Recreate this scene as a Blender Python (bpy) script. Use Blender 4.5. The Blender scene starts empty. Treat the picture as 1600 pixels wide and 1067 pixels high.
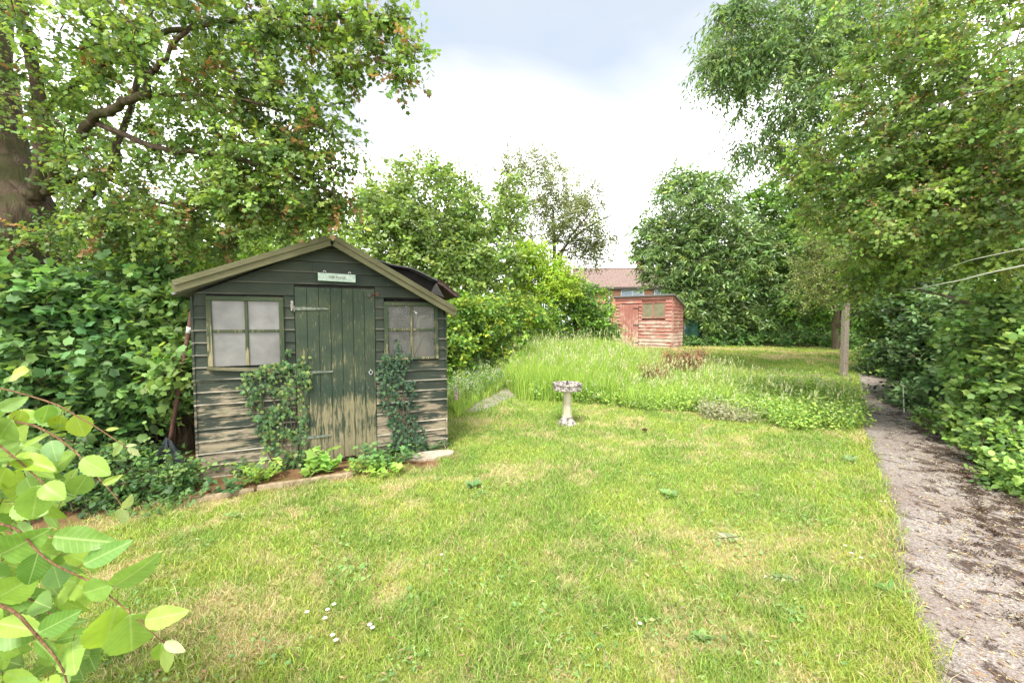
import bpy, math, random
import numpy as np
from mathutils import Vector
random.seed(5); rng = np.random.default_rng(11)
S = bpy.context.scene
COL = S.collection
F = 640.0; PITCH = math.atan(31.5/640); CAM = np.array([0., 0., 1.5])

# ------------------------------------------------------------ terrain & view helpers
def hsh(i, j, s):
    n = (i*374761393 + j*668265263 + s*1442695041) & 0x7fffffff
    n = ((n ^ (n >> 13))*1274126177) & 0x7fffffff
    return ((n ^ (n >> 16)) & 0xffff)/65535.0
def vnoise(x, y, s=0):
    x = np.asarray(x, float); y = np.asarray(y, float)
    i = np.floor(x).astype(np.int64); j = np.floor(y).astype(np.int64)
    fx = x-i; fy = y-j; fx = fx*fx*(3-2*fx); fy = fy*fy*(3-2*fy)
    a = hsh(i, j, s); b = hsh(i+1, j, s); c = hsh(i, j+1, s); d = hsh(i+1, j+1, s)
    return (a*(1-fx)+b*fx)*(1-fy)+(c*(1-fx)+d*fx)*fy
def fbm(x, y, s=0, o=4):
    r = 0; a = .5; t = 0
    for k in range(o):
        r = r+a*vnoise(x*2**k, y*2**k, s+k*17); t += a; a *= .55
    return r/t
def sstep(a, b, x):
    t = np.clip((np.asarray(x, float)-a)/(b-a), 0, 1); return t*t*(3-2*t)
def gz(x, y):
    x = np.asarray(x, float); y = np.asarray(y, float)
    return .51*sstep(6.3, 13, y) + .035*(fbm(x*.7, y*.7, 3)-.5)*sstep(1.2, 3, np.abs(x+1.9)+np.abs(y-4.3)) 
def ray(px, py):
    u = (px-800)/F; v = -(py-533.5)/F
    r = np.array([u, math.cos(PITCH)+v*math.sin(PITCH), v*math.cos(PITCH)-math.sin(PITCH)])
    return r/r[1]
def P(px, py, d): return CAM+ray(px, py)*d
def G(px, py):
    r = ray(px, py); d = .5
    while d < 60:
        q = CAM+r*d
        if q[2] <= gz(q[0], q[1]): break
        d += .01
    return np.array([q[0], q[1], float(gz(q[0], q[1]))])

# ------------------------------------------------------------ object helpers
def link(o, parent=None):
    COL.objects.link(o)
    if parent is not None: o.parent = parent
    return o
def tag(o, label=None, cat=None, group=None, kind=None):
    if label: o['label'] = label
    if cat: o['category'] = cat
    if group: o['group'] = group
    if kind: o['kind'] = kind
    return o
def empty(name, loc=(0, 0, 0), rz=0, label=None, cat=None, group=None):
    o = bpy.data.objects.new(name, None); o.location = [float(c) for c in loc]; o.rotation_euler = (0, 0, rz)
    o.empty_display_size = .1
    link(o); return tag(o, label, cat, group)
def mk(name, V, T, mat, parent=None, tint=None, smooth=False, uv=None):
    V = np.asarray(V, np.float32).reshape(-1, 3); T = np.asarray(T, np.int32)
    k = T.shape[1]
    me = bpy.data.meshes.new(name)
    me.vertices.add(len(V)); me.vertices.foreach_set('co', V.ravel())
    me.loops.add(T.size); me.loops.foreach_set('vertex_index', T.ravel())
    me.polygons.add(len(T)); me.polygons.foreach_set('loop_start', np.arange(0, T.size, k, dtype=np.int32))
    if smooth: me.polygons.foreach_set('use_smooth', np.ones(len(T), bool))
    me.update(calc_edges=True)
    if tint is not None:
        a = me.color_attributes.new('tint', 'FLOAT_COLOR', 'POINT')
        c = np.ones((len(V), 4), np.float32); c[:, :3] = tint
        a.data.foreach_set('color', c.ravel())
    if uv is not None:
        l = me.uv_layers.new(name='UVMap'); l.data.foreach_set('uv', np.asarray(uv, np.float32)[T.ravel()].ravel())
    me.materials.append(mat)
    return link(bpy.data.objects.new(name, me), parent)
class MB:
    """collects boxes, prisms and tubes for one mesh"""
    def __init__(s): s.v = []; s.f = []
    def poly(s, vs, fs):
        n = len(s.v); s.v += [tuple(float(c) for c in v) for v in vs]; s.f += [tuple(n+i for i in f) for f in fs]
    def box(s, x0, x1, y0, y1, z0, z1):
        s.poly([(x0,y0,z0),(x1,y0,z0),(x1,y1,z0),(x0,y1,z0),(x0,y0,z1),(x1,y0,z1),(x1,y1,z1),(x0,y1,z1)],
               [(0,3,2,1),(4,5,6,7),(0,1,5,4),(1,2,6,5),(2,3,7,6),(3,0,4,7)])
    def prism(s, pts, y0, y1):
        n = len(pts)
        s.poly([(a, y0, b) for a, b in pts]+[(a, y1, b) for a, b in pts],
               [tuple(range(n)), tuple(range(2*n-1, n-1, -1))]+[(i, i+n, (i+1) % n+n, (i+1) % n) for i in range(n)])
    def hexa(s, c8): s.poly(c8, [(0,3,2,1),(4,5,6,7),(0,1,5,4),(1,2,6,5),(2,3,7,6),(3,0,4,7)])
    def tube(s, pts, rad, n=8, cap=True):
        pts = [np.array(p, float) for p in pts]
        if not hasattr(rad, '__len__'): rad = [rad]*len(pts)
        vs = []; fs = []
        for i, p in enumerate(pts):
            d = pts[min(i+1, len(pts)-1)]-pts[max(i-1, 0)]; d /= np.linalg.norm(d)+1e-9
            a = np.cross(d, (0, 0, 1) if abs(d[2]) < .9 else (1, 0, 0)); a /= np.linalg.norm(a); b = np.cross(d, a)
            for k in range(n):
                t = 2*math.pi*k/n; vs.append(p+rad[i]*(math.cos(t)*a+math.sin(t)*b))
        for i in range(len(pts)-1):
            for k in range(n): fs.append((i*n+k, i*n+(k+1) % n, (i+1)*n+(k+1) % n, (i+1)*n+k))
        if cap: fs += [tuple(range(n))[::-1], tuple(range((len(pts)-1)*n, len(pts)*n))]
        s.poly(vs, fs)
    def lathe(s, prof, n=8, c=(0, 0, 0), rot=0, sq=None):
        vs = []; fs = []
        for r, z in prof:
            for k in range(n):
                t = 2*math.pi*k/n+rot; vs.append((c[0]+r*math.cos(t), c[1]+r*math.sin(t), c[2]+z))
        m = len(prof)
        for i in range(m-1):
            for k in range(n): fs.append((i*n+k, i*n+(k+1) % n, (i+1)*n+(k+1) % n, (i+1)*n+k))
        fs += [tuple(range(n))[::-1], tuple(range((m-1)*n, m*n))]
        s.poly(vs, fs)
    def build(s, name, mat, parent=None, smooth=False, bevel=0):
        me = bpy.data.meshes.new(name); me.from_pydata(s.v, [], s.f); me.materials.append(mat); me.update()
        if smooth: me.polygons.foreach_set('use_smooth', np.ones(len(me.polygons), bool))
        o = link(bpy.data.objects.new(name, me), parent)
        if bevel:
            b = o.modifiers.new('bevel', 'BEVEL'); b.width = bevel; b.segments = 2; b.limit_method = 'ANGLE'
        return o

# ------------------------------------------------------------ materials
class NT:
    def __init__(s, name):
        s.m = bpy.data.materials.new(name); s.m.use_nodes = True; s.t = s.m.node_tree; s.t.nodes.clear()
        s.out = s.n('ShaderNodeOutputMaterial')
    def n(s, t, **k):
        x = s.t.nodes.new(t)
        for a, b in k.items(): setattr(x, a, b)
        return x
    def l(s, a, b): s.t.links.new(a, b)
    def coord(s, scale=(1, 1, 1), kind='Object', loc=(0, 0, 0)):
        c = s.n('ShaderNodeTexCoord'); m = s.n('ShaderNodeMapping'); m.inputs['Scale'].default_value = scale
        m.inputs['Location'].default_value = loc
        s.l(c.outputs[kind], m.inputs[0]); return m.outputs[0]
    def noise(s, vec, scale, detail=4, rough=.55, w=0):
        x = s.n('ShaderNodeTexNoise'); x.inputs['Scale'].default_value = scale; x.inputs['Detail'].default_value = detail
        x.inputs['Roughness'].default_value = rough; x.inputs['Distortion'].default_value = w
        if vec is not None: s.l(vec, x.inputs['Vector'])
        return x.outputs['Fac']
    def ramp(s, fac, stops, interp='LINEAR'):
        r = s.n('ShaderNodeValToRGB'); r.color_ramp.interpolation = interp
        e = r.color_ramp.elements
        while len(e) < len(stops): e.new(.5)
        for i, (p, c) in enumerate(stops):
            e[i].position = p; e[i].color = (c, c, c, 1) if not hasattr(c, '__len__') else (*c, 1)
        s.l(fac, r.inputs[0]); return r.outputs[0]
    def mix(s, fac, a, b, mode='MIX'):
        x = s.n('ShaderNodeMix', data_type='RGBA', blend_type=mode)
        for sock, v in ((x.inputs[0], fac), (x.inputs[6], a), (x.inputs[7], b)):
            if hasattr(v, 'links') or hasattr(v, 'is_linked'): s.l(v, sock)
            elif hasattr(v, '__len__'): sock.default_value = (*v, 1)
            else: sock.default_value = v
        return x.outputs[2]
    def math(s, op, a, b=0, c=0, clamp=False):
        x = s.n('ShaderNodeMath', operation=op, use_clamp=clamp)
        for i, v in enumerate((a, b, c)):
            if hasattr(v, 'is_linked'): s.l(v, x.inputs[i])
            else: x.inputs[i].default_value = v
        return x.outputs[0]
    def attr(s, name='tint'):
        x = s.n('ShaderNodeAttribute', attribute_name=name); return x.outputs['Color']
    def bump(s, h, strength=.3, dist=.02):
        x = s.n('ShaderNodeBump'); x.inputs['Strength'].default_value = strength; x.inputs['Distance'].default_value = dist
        s.l(h, x.inputs['Height']); return x.outputs[0]
    def bsdf(s, col, rough=.8, spec=.3, normal=None, metal=0, alpha=None):
        x = s.n('ShaderNodeBsdfPrincipled')
        if hasattr(col, 'is_linked'): s.l(col, x.inputs['Base Color'])
        else: x.inputs['Base Color'].default_value = (*col, 1)
        if hasattr(rough, 'is_linked'): s.l(rough, x.inputs['Roughness'])
        else: x.inputs['Roughness'].default_value = rough
        x.inputs['Specular IOR Level'].default_value = spec; x.inputs['Metallic'].default_value = metal
        if normal is not None: s.l(normal, x.inputs['Normal'])
        return x.outputs[0]
    def done(s, sh): s.l(sh, s.out.inputs[0]); return s.m

def leaf_mat(name, rough=.5, spec=.4, trans=.47, veins=False):
    t = NT(name); c = t.attr()
    nrm = None
    if veins:
        uv = t.n('ShaderNodeUVMap').outputs[0]; sp = t.n('ShaderNodeSeparateXYZ'); t.l(uv, sp.inputs[0])
        ax = t.math('ABSOLUTE', t.math('SUBTRACT', sp.outputs[0], .5))
        w = t.math('SUBTRACT', sp.outputs[1], t.math('MULTIPLY', ax, .8))
        st = t.math('ABSOLUTE', t.math('SUBTRACT', t.math('FRACT', t.math('MULTIPLY', w, 9)), .5))
        side = t.math('SUBTRACT', 1, t.math('MULTIPLY', st, 9), clamp=True)
        mid = t.math('SUBTRACT', 1, t.math('MULTIPLY', ax, 42), clamp=True)
        v = t.math('MAXIMUM', t.math('MULTIPLY', side, .4), mid)
        c = t.mix(t.math('MULTIPLY', v, .75), c, (.42, .55, .2))
        n = t.noise(t.coord(), 60, 3)
        c = t.mix(.35, c, t.ramp(n, [(.3, .55), (.7, 1.0)]), 'MULTIPLY')
        c = t.mix(t.math('MULTIPLY', t.ramp(t.noise(t.coord(), 120, 2), [(.70, 0.), (.74, 1.)]), .7), c, (.16, .10, .03))
        nrm = t.bump(v, -.35, .003)
    b = t.bsdf(c, rough, spec, nrm)
    tr = t.n('ShaderNodeBsdfTranslucent'); t.l(t.mix(1, c, (1.15, 1.1, .55), 'MULTIPLY'), tr.inputs[0])
    m = t.n('ShaderNodeMixShader'); m.inputs[0].default_value = trans; t.l(b, m.inputs[1]); t.l(tr.outputs[0], m.inputs[2])
    return t.done(m.outputs[0])
M = {}
M['leaf'] = leaf_mat('leaf'); M['leaf_gloss'] = leaf_mat('glossy_leaf', .33, .5, .28)
M['leaf_near'] = leaf_mat('near_leaf', .45, .4, .4, True); M['grass'] = leaf_mat('grass_blade', .6, .25, .35)
M['petal'] = leaf_mat('petal', .7, .2, .3)
def bark(name, c1, c2, sc=8, moss=None):
    t = NT(name); v = t.coord((1, 1, .25)); n = t.noise(v, sc*3, 6, .65, .6)
    c = t.ramp(n, [(.3, c1), (.7, c2)])
    if moss: c = t.mix(t.ramp(t.noise(t.coord(), 3.5, 4), [(.45, 0.), (.62, .8)]), c, moss)
    return t.done(t.bsdf(c, .9, .15, t.bump(n, 1.0, .06)))
M['bark'] = bark('rough_bark', (.03, .022, .016), (.16, .115, .08), 5, (.07, .075, .03))
M['bark_pale'] = bark('pale_bark', (.10, .08, .06), (.36, .31, .24), 6)
M['twig'] = bark('twig_bark', (.06, .05, .035), (.20, .16, .10), 10)
M['stem_red'] = bark('reddish_stem', (.20, .10, .05), (.42, .26, .14), 20)

def painted(name, paint, paint2, wood, wood2, axis, h0, h1, pitch=0, peel=.5, seed=0, fk=.66):
    """old paint weathered off towards the wet foot of the boards; grain runs along axis"""
    t = NT(name)
    st = {'x': (1, 8, 9), 'z': (9, 9, .9)}[axis]
    v = t.coord(st, loc=(seed, seed*2, 0)); pos = t.n('ShaderNodeSeparateXYZ'); t.l(t.coord(), pos.inputs[0])
    grain = t.noise(v, 9, 6, .7, .3); big = t.noise(t.coord((1.2, 1, 1.5), loc=(seed, 0, seed)), 2.2, 3)
    flake = t.noise(v, 3.2, 8, .75, .4)
    hz = t.math('DIVIDE', t.math('SUBTRACT', h1, pos.outputs[2]), h1-h0, clamp=True)     # 1 at foot
    wear = t.math('ADD', t.math('MULTIPLY', hz, .62), t.math('MULTIPLY', t.math('SUBTRACT', big, .5), 1.0))
    wear = t.math('ADD', wear, t.math('MULTIPLY', t.math('SUBTRACT', flake, .5), 1.7))
    mask = t.ramp(wear, [(peel-.05, 0.), (peel+.10, 1.)])
    pc = t.mix(t.ramp(big, [(.35, 0.), (.7, 1.)]), paint, paint2)
    pc = t.mix(.5, pc, t.ramp(grain, [(.3, .6), (.7, 1.2)]), 'MULTIPLY')
    wc = t.mix(t.ramp(grain, [(.3, 0.), (.72, 1.)]), wood2, wood)
    wc = t.mix(t.ramp(t.noise(t.coord((2, 2, 3)), 3, 5), [(.5, 0.), (.75, .55)]), wc, (.15, .15, .07))
    c = t.mix(mask, pc, wc)
    edge = None
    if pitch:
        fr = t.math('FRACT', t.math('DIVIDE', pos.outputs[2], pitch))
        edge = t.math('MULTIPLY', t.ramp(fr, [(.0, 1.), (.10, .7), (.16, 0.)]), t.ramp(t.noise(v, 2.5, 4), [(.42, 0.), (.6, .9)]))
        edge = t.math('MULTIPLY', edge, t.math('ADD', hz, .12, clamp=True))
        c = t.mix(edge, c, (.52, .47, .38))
    # random isolated flakes
    fl = t.ramp(t.noise(t.coord((st[0]*1.6, st[1], st[2]*1.6), loc=(3+seed, 1, 5)), 5, 8, .8), [(fk, 0.), (fk+.04, 1.)])
    c = t.mix(t.math('MULTIPLY', fl, .75), c, wood)
    h = t.math('SUBTRACT', grain, t.math('MULTIPLY', mask, .5))
    return t.done(t.bsdf(c, .78, .25, t.bump(h, .5, .006)))
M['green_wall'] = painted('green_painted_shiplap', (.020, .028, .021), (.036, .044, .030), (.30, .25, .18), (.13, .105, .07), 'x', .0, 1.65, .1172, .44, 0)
M['green_door'] = painted('green_painted_door', (.024, .040, .027), (.048, .062, .034), (.25, .21, .13), (.10, .095, .052), 'z', .0, 2.2, 0, .48, 4, .585)
M['green_frame'] = painted('green_painted_frame', (.028, .048, .026), (.055, .06, .03), (.28, .25, .15), (.14, .125, .07), 'z', .8, 1.9, 0, .42, 7)
M['moss_wood'] = painted('mossy_board', (.085, .082, .042), (.12, .115, .06), (.20, .18, .12), (.07, .065, .035), 'x', 1.0, 2.8, 0, .52, 2)
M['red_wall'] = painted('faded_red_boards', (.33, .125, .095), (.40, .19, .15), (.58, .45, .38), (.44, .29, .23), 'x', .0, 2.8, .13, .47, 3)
M['red_door'] = painted('faded_red_door', (.32, .13, .10), (.40, .19, .15), (.56, .43, .36), (.45, .27, .21), 'z', .0, 2.2, 0, .42, 9)
def simple(name, c1, c2, sc=20, rough=.8, spec=.3, metal=0, bmp=.3, dist=.004, lo=.35, hi=.65, kind='Object'):
    t = NT(name); n = t.noise(t.coord(kind=kind), sc, 6, .65)
    return t.done(t.bsdf(t.ramp(n, [(lo, c1), (hi, c2)]), rough, spec, t.bump(n, bmp, dist), metal))
M['felt'] = simple('roof_felt', (.10, .095, .10), (.24, .23, .24), 40)
M['felt_brown'] = simple('torn_felt', (.035, .02, .018), (.10, .06, .05), 30)
M['stone'] = simple('pale_cast_stone', (.40, .36, .25), (.52, .48, .36), 14, .9, .15, bmp=.25, dist=.003)
M['lichen'] = simple('lichen_stone', (.10, .085, .08), (.42, .38, .34), 26, .95, .1, bmp=.8, dist=.006, lo=.42, hi=.56)
M['hinge'] = simple('worn_iron', (.05, .07, .05), (.17, .19, .15), 40, .6, .4)
M['iron'] = simple('black_iron', (.02, .018, .016), (.06, .05, .045), 30, .6, .4)
M['sign'] = simple('sign_paint', (.27, .36, .30), (.40, .47, .41), 30, .7, .3, bmp=.2, lo=.4, hi=.6)
M['sign_ink'] = simple('sign_lettering', (.09, .05, .03), (.16, .09, .06), 30)
M['rust'] = simple('rusty_metal', (.05, .022, .016), (.11, .05, .035), 25)
M['tape'] = simple('white_tape', (.55, .5, .5), (.7, .65, .65), 25)
M['tarp'] = simple('dark_blue_tarpaulin', (.003, .007, .009), (.007, .016, .018), 6, .45, .5, bmp=.4, dist=.02)
M['teal'] = simple('turquoise_plastic', (.01, .25, .22), (.02, .35, .3), 6, .45, .5)
M['butt'] = simple('green_plastic', (.03, .12, .09), (.05, .17, .13), 5, .5, .4)
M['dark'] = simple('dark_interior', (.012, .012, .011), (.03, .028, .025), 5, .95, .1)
M['cream'] = simple('cream_plastic', (.55, .47, .25), (.68, .6, .36), 5)
M['brown'] = simple('brown_wood', (.12, .07, .04), (.22, .14, .08), 12)
M['plank'] = simple('weathered_timber', (.16, .12, .07), (.36, .29, .19), 18, .9, .1)
M['slab'] = simple('stone_slab', (.30, .25, .19), (.46, .40, .31), 14, .9, .1, bmp=.6, dist=.01)
M['slab_grey'] = simple('grey_slab', (.17, .155, .145), (.36, .335, .31), 9, .9, .1, bmp=.6, dist=.01)
M['post'] = simple('concrete_post', (.17, .14, .11), (.36, .31, .25), 34, .9, .1, bmp=.6, dist=.006)
M['roof_tile'] = None
M['white_paint'] = simple('white_paint', (.6, .6, .6), (.75, .75, .75), 5)
M['cane'] = simple('pale_cane', (.5, .5, .42), (.7, .7, .62), 10)
M['debris'] = simple('moss_debris', (.03, .017, .01), (.09, .05, .028), 60, .95, .1)
M['tray'] = simple('grey_metal', (.25, .26, .27), (.4, .41, .42), 20, .5, .5)

def pane_mat(name, col, op, seed=0):
    t = NT(name); n = t.noise(t.coord(loc=(seed, 0, 0)), 5, 5); n2 = t.noise(t.coord(), 90, 2)
    c = t.mix(t.ramp(n, [(.3, .0), (.75, 1.)]), [k*.62 for k in col], col)
    c = t.mix(t.math('MULTIPLY', t.ramp(n, [(.62, 0.), (.8, 1.)]), .5), c, (.28, .26, .14))
    b = t.bsdf(c, .35, .4)
    tr = t.n('ShaderNodeBsdfTransparent'); m = t.n('ShaderNodeMixShader')
    t.l(t.ramp(n, [(.2, max(0., op-.1)), (.8, min(1., op+.12))]), m.inputs[0]); t.l(tr.outputs[0], m.inputs[1]); t.l(b, m.inputs[2])
    return t.done(m.outputs[0])
M['pane_grey'] = pane_mat('dusty_pane', (.195, .19, .185), .97)
M['pane_clear'] = pane_mat('dirty_pane', (.15, .15, .135), .46, 3)
M['pane_far'] = pane_mat('grimy_pane', (.27, .25, .16), .95, 5)
M['pane_house'] = pane_mat('blue_pane', (.45, .55, .62), .98, 5)

def brick_mat():
    t = NT('brickwork'); b = t.n('ShaderNodeTexBrick'); t.l(t.coord((1, 1, 1), loc=(0, 0, 0)), b.inputs[0])
    c = t.n('ShaderNodeCombineXYZ'); s = t.n('ShaderNodeSeparateXYZ'); t.l(t.coord(), s.inputs[0])
    t.l(t.math('ADD', s.outputs[0], s.outputs[1]), c.inputs[0]); t.l(s.outputs[2], c.inputs[1]); t.l(c.outputs[0], b.inputs[0])
    b.inputs['Color1'].default_value = (.42, .16, .06, 1); b.inputs['Color2'].default_value = (.32, .12, .05, 1); b.inputs['Mortar'].default_value = (.45, .38, .3, 1)
    b.inputs['Scale'].default_value = 1; b.inputs['Brick Width'].default_value = .225; b.inputs['Row Height'].default_value = .075; b.inputs['Mortar Size'].default_value = .01
    return t.done(t.bsdf(b.outputs[0], .9, .1))
def tile_mat():
    t = NT('roof_tiles'); s = t.n('ShaderNodeSeparateXYZ'); t.l(t.coord(), s.inputs[0])
    fx = t.math('FRACT', t.math('MULTIPLY', s.outputs[0], 3.2)); fz = t.math('FRACT', t.math('MULTIPLY', s.outputs[2], 6.5))
    n = t.noise(t.coord(), 6, 4)
    c = t.ramp(n, [(.3, (.15, .105, .09)), (.7, (.25, .185, .16))])
    c = t.mix(t.ramp(fx, [(.0, .7), (.12, 0.)]), c, (.10, .07, .06)); c = t.mix(t.ramp(fz, [(.0, .6), (.1, 0.)]), c, (.10, .07, .06))
    return t.done(t.bsdf(c, .9, .1))
M['brick'] = brick_mat(); M['roof_tile'] = tile_mat()

# ------------------------------------------------------------ leaves and sprays
def tmpl(v, t): return np.array(v, float), np.array(t, int)
OV4 = tmpl([(0,0,0),(-.3,.45,.07),(.3,.45,.07),(0,1,-.06),(0,.5,0)], [(0,4,1),(0,2,4),(1,4,3),(4,2,3)])
LANCE = tmpl([(0,0,0),(-.16,.4,.04),(.16,.4,.04),(0,1,-.1),(0,.45,0)], [(0,4,1),(0,2,4),(1,4,3),(4,2,3)])
OV8 = tmpl([(0,0,0),(-.24,.2,.05),(-.33,.5,.07),(-.18,.82,.0),(0,1,-.1),(.18,.82,.0),(.33,.5,.07),(.24,.2,.05),(0,.3,0),(0,.7,-.01)],
           [(0,8,1),(1,8,2),(2,8,9),(2,9,3),(3,9,4),(0,7,8),(7,6,8),(6,9,8),(6,5,9),(5,4,9)])
def lobed(lobes, depth, wide=1., c=.5):
    v = [(0, c*.75, 0.02)]; ang = []
    n = len(lobes)
    outl = [(0, 0)]
    for i, (a, r) in enumerate(lobes):
        outl.append((math.sin(a)*r*wide, c*.7+math.cos(a)*r))
        if i < n-1:
            b = (a+lobes[i+1][0])/2; rr = (r+lobes[i+1][1])/2*depth
            outl.append((math.sin(b)*rr*wide, c*.7+math.cos(b)*rr))
    for i, (x, y) in enumerate(outl): v.append((x, y, -.10*abs(x)-.05*max(0, y-.6)))
    m = len(outl)
    return tmpl(v, [(0, 1+i, 1+(i+1) % m) for i in range(m)])
R_ = math.radians
MAPLE = lobed([(R_(-125), .38), (R_(-62), .55), (0, .66), (R_(62), .55), (R_(125), .38)], .62)
IVY = lobed([(R_(-115), .45), (R_(-60), .52), (0, .70), (R_(60), .52), (R_(115), .45)], .5)
CURR = lobed([(R_(-130), .45), (R_(-62), .56), (0, .62), (R_(62), .56), (R_(130), .45)], .72, 1.05)
def joint(parts):
    V = []; T = []; n = 0
    for v, t in parts: V.append(v); T.append(t+n); n += len(v)
    return np.vstack(V), np.vstack(T)
def xf(tm, ang, sc, ox, oy, oz=0):
    v, t = tm; c, s = math.cos(ang), math.sin(ang); w = v*sc
    return np.stack([w[:, 0]*c+w[:, 1]*s+ox, -w[:, 0]*s+w[:, 1]*c+oy, w[:, 2]+oz], 1), t
D2 = tmpl([(0,0,0),(-.17,.45,.03),(0,1,-.08),(.17,.45,.03)], [(0,3,1),(1,3,2)])
PINN = joint([xf(D2, s*R_(58), .42, 0, .12+.19*k, -.02*k) for k in range(5) for s in (-1, 1)]+[xf(D2, 0, .4, 0, .9, -.1)])
TRI = joint([xf(OV4, R_(a), .6, 0, .35) for a in (-75, 0, 75)])
HAW = joint([xf(MAPLE, 0, 1, 0, 0)])
def unit(a): return a/(np.linalg.norm(a, axis=-1, keepdims=True)+1e-9)
class Cloud:
    def __init__(s): s.V = []; s.T = []; s.C = []; s.n = 0
    def add(s, tm, pos, d, nrm, size, tint):
        if len(pos) == 0: return
        v, t = tm
        y = unit(d); x = unit(np.cross(y, nrm)); z = np.cross(x, y)
        sz = np.asarray(size).reshape(-1, 1, 1)
        W = pos[:, None, :]+sz*(v[None, :, 0:1]*x[:, None]+v[None, :, 1:2]*y[:, None]+v[None, :, 2:3]*z[:, None])
        k = len(v); N = len(pos)
        s.V.append(W.reshape(-1, 3)); s.T.append((t[None]+(np.arange(N)*k)[:, None, None]).reshape(-1, 3)+s.n)
        s.C.append(np.repeat(tint, k, 0)); s.n += N*k
    def raw(s, V, T, C):
        s.V.append(V); s.T.append(T+s.n); s.C.append(C); s.n += len(V)
    def build(s, name, mat, parent=None, smooth=False):
        return mk(name, np.vstack(s.V), np.vstack(s.T), mat, parent, np.vstack(s.C), smooth)
class Wood:
    def __init__(s): s.V = []; s.T = []; s.n = 0
    def tube(s, pts, rad, n=5, wob=0):
        pts = np.asarray(pts, float); m = len(pts)
        if not hasattr(rad, '__len__'): rad = [rad]*m
        rad = np.asarray(rad, float)
        d = np.gradient(pts, axis=0); d = unit(d); ref = np.array([0, 0, 1.]) if abs(d[:, 2]).mean() < .8 else np.array([1., 0, 0])
        a = unit(np.cross(d, ref)); b = np.cross(d, a); th = np.arange(n)*2*math.pi/n
        r = rad[:, None]*(1+wob*(rng.random((m, n))-.5))
        V = pts[:, None]+r[..., None]*(np.cos(th)[None, :, None]*a[:, None]+np.sin(th)[None, :, None]*b[:, None])
        i = np.arange(m-1)[:, None]*n; k = np.arange(n)[None]; k2 = (k+1) % n
        q = np.stack([i+k, i+k2, i+n+k2, i+n+k], -1).reshape(-1, 4)
        s.V.append(V.reshape(-1, 3)); s.T.append(np.vstack([q[:, [0, 1, 2]], q[:, [0, 2, 3]]])+s.n); s.n += m*n
    def twigs(s, a, b, r):
        N = len(a)
        if N == 0: return
        d = unit(b-a); x = unit(np.cross(d, np.array([.3, .2, 1.]))); y = np.cross(d, x)
        V = np.stack([a+r*x, a-r*.5*x+r*.87*y, a-r*.5*x-r*.87*y, b], 1)
        t = np.array([(0, 1, 3), (1, 2, 3), (2, 0, 3)])
        s.V.append(V.reshape(-1, 3)); s.T.append((t[None]+(np.arange(N)*4)[:, None, None]).reshape(-1, 3)+s.n); s.n += N*4
    def build(s, name, mat, parent=None): return mk(name, np.vstack(s.V), np.vstack(s.T), mat, parent, None, True)

def smoothline(pts, k=5):
    pts = np.asarray(pts, float)
    if len(pts) < 3: return np.array([pts[0]+(pts[-1]-pts[0])*t for t in np.linspace(0, 1, k+1)])
    out = []
    for i in range(len(pts)-1):
        p0 = pts[max(i-1, 0)]; p1 = pts[i]; p2 = pts[i+1]; p3 = pts[min(i+2, len(pts)-1)]
        for t in np.linspace(0, 1, k, endpoint=False):
            out.append(.5*((2*p1)+(-p0+p2)*t+(2*p0-5*p1+4*p2-p3)*t*t+(-p0+3*p1-3*p2+p3)*t**3))
    out.append(pts[-1]); return np.array(out)
def blob_pts(blobs):
    """blobs: (px, py, depth, radius across, radius up, radius deep (m), count) -> world points, and the blob centres"""
    out = []; cen = []
    for b in blobs:
        c = P(b[0], b[1], b[2]); k = b[2]/F; n = b[6]
        u = rng.normal(size=(n, 3)); u = unit(u)*(rng.random((n, 1))**.45)
        q = c+u*np.array([b[3]*k, b[5], b[4]*k])
        out.append(q); cen.append(np.repeat(c[None], n, 0))
    return np.vstack(out), np.vstack(cen)
def grow(wood, limbs, tips, rt=.006, step=.3):
    """limbs: (points, r0, r1). every tip is joined to the nearest wood by a curved branch"""
    N = []; D = []
    for pts, r0, r1 in limbs:
        L = smoothline(pts, 5); rr = np.linspace(r0, r1, len(L)) if not hasattr(r0, '__len__') else np.interp(np.linspace(0, 1, len(L)), np.linspace(0, 1, len(r0)), r0); r0 = rr[0]
        if len(L) > 3: L[1:-1] += rng.normal(size=(len(L)-2, 3))*min(.03, r0*.25)
        wood.tube(L, rr, 10 if r0 > .08 else 6, .18 if r0 > .08 else .05); N.append(L)
    N = np.vstack(N); root = N[0]
    order = np.argsort([np.min(np.sum((N-t)**2, 1)) for t in tips]); dirs = np.zeros((len(tips), 3))
    cap = np.empty((len(N)+len(tips)*14, 3)); cap[:len(N)] = N; cnt = len(N)
    for i in order:
        t = tips[i]; dd = np.sum((cap[:cnt]-t)**2, 1); j = int(np.argmin(dd)); a = cap[j]; L = math.sqrt(dd[j])
        k = int(min(12, max(2, L/step))); mid = (a+t)/2+rng.normal(size=3)*L*.12+np.array([0, 0, .10*L])
        s = np.linspace(0, 1, k+1)[:, None]; q = (1-s)**2*a+2*s*(1-s)*mid+s*s*t
        r0 = min(.03, rt*(1+L*1.6)); wood.tube(q, np.linspace(r0, rt*.6, k+1), 4 if r0 > .012 else 3)
        cap[cnt:cnt+k] = q[1:]; cnt += k; dirs[i] = q[-1]-q[-2]
    return unit(dirs)
LB = 1.52
def pal(n, cols, w=None, jit=.16):
    cols = np.array(cols, float); idx = rng.choice(len(cols), n, p=w)
    c = cols[idx]*(1+jit*rng.normal(size=(n, 1)))*(1+.06*rng.normal(size=(n, 3)))
    c = c*.87+.13*(c@np.array([.3, .55, .15]))[:, None]*np.array([1.05, 1.0, .85])
    return np.clip(c*LB, .003, .75)
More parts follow.
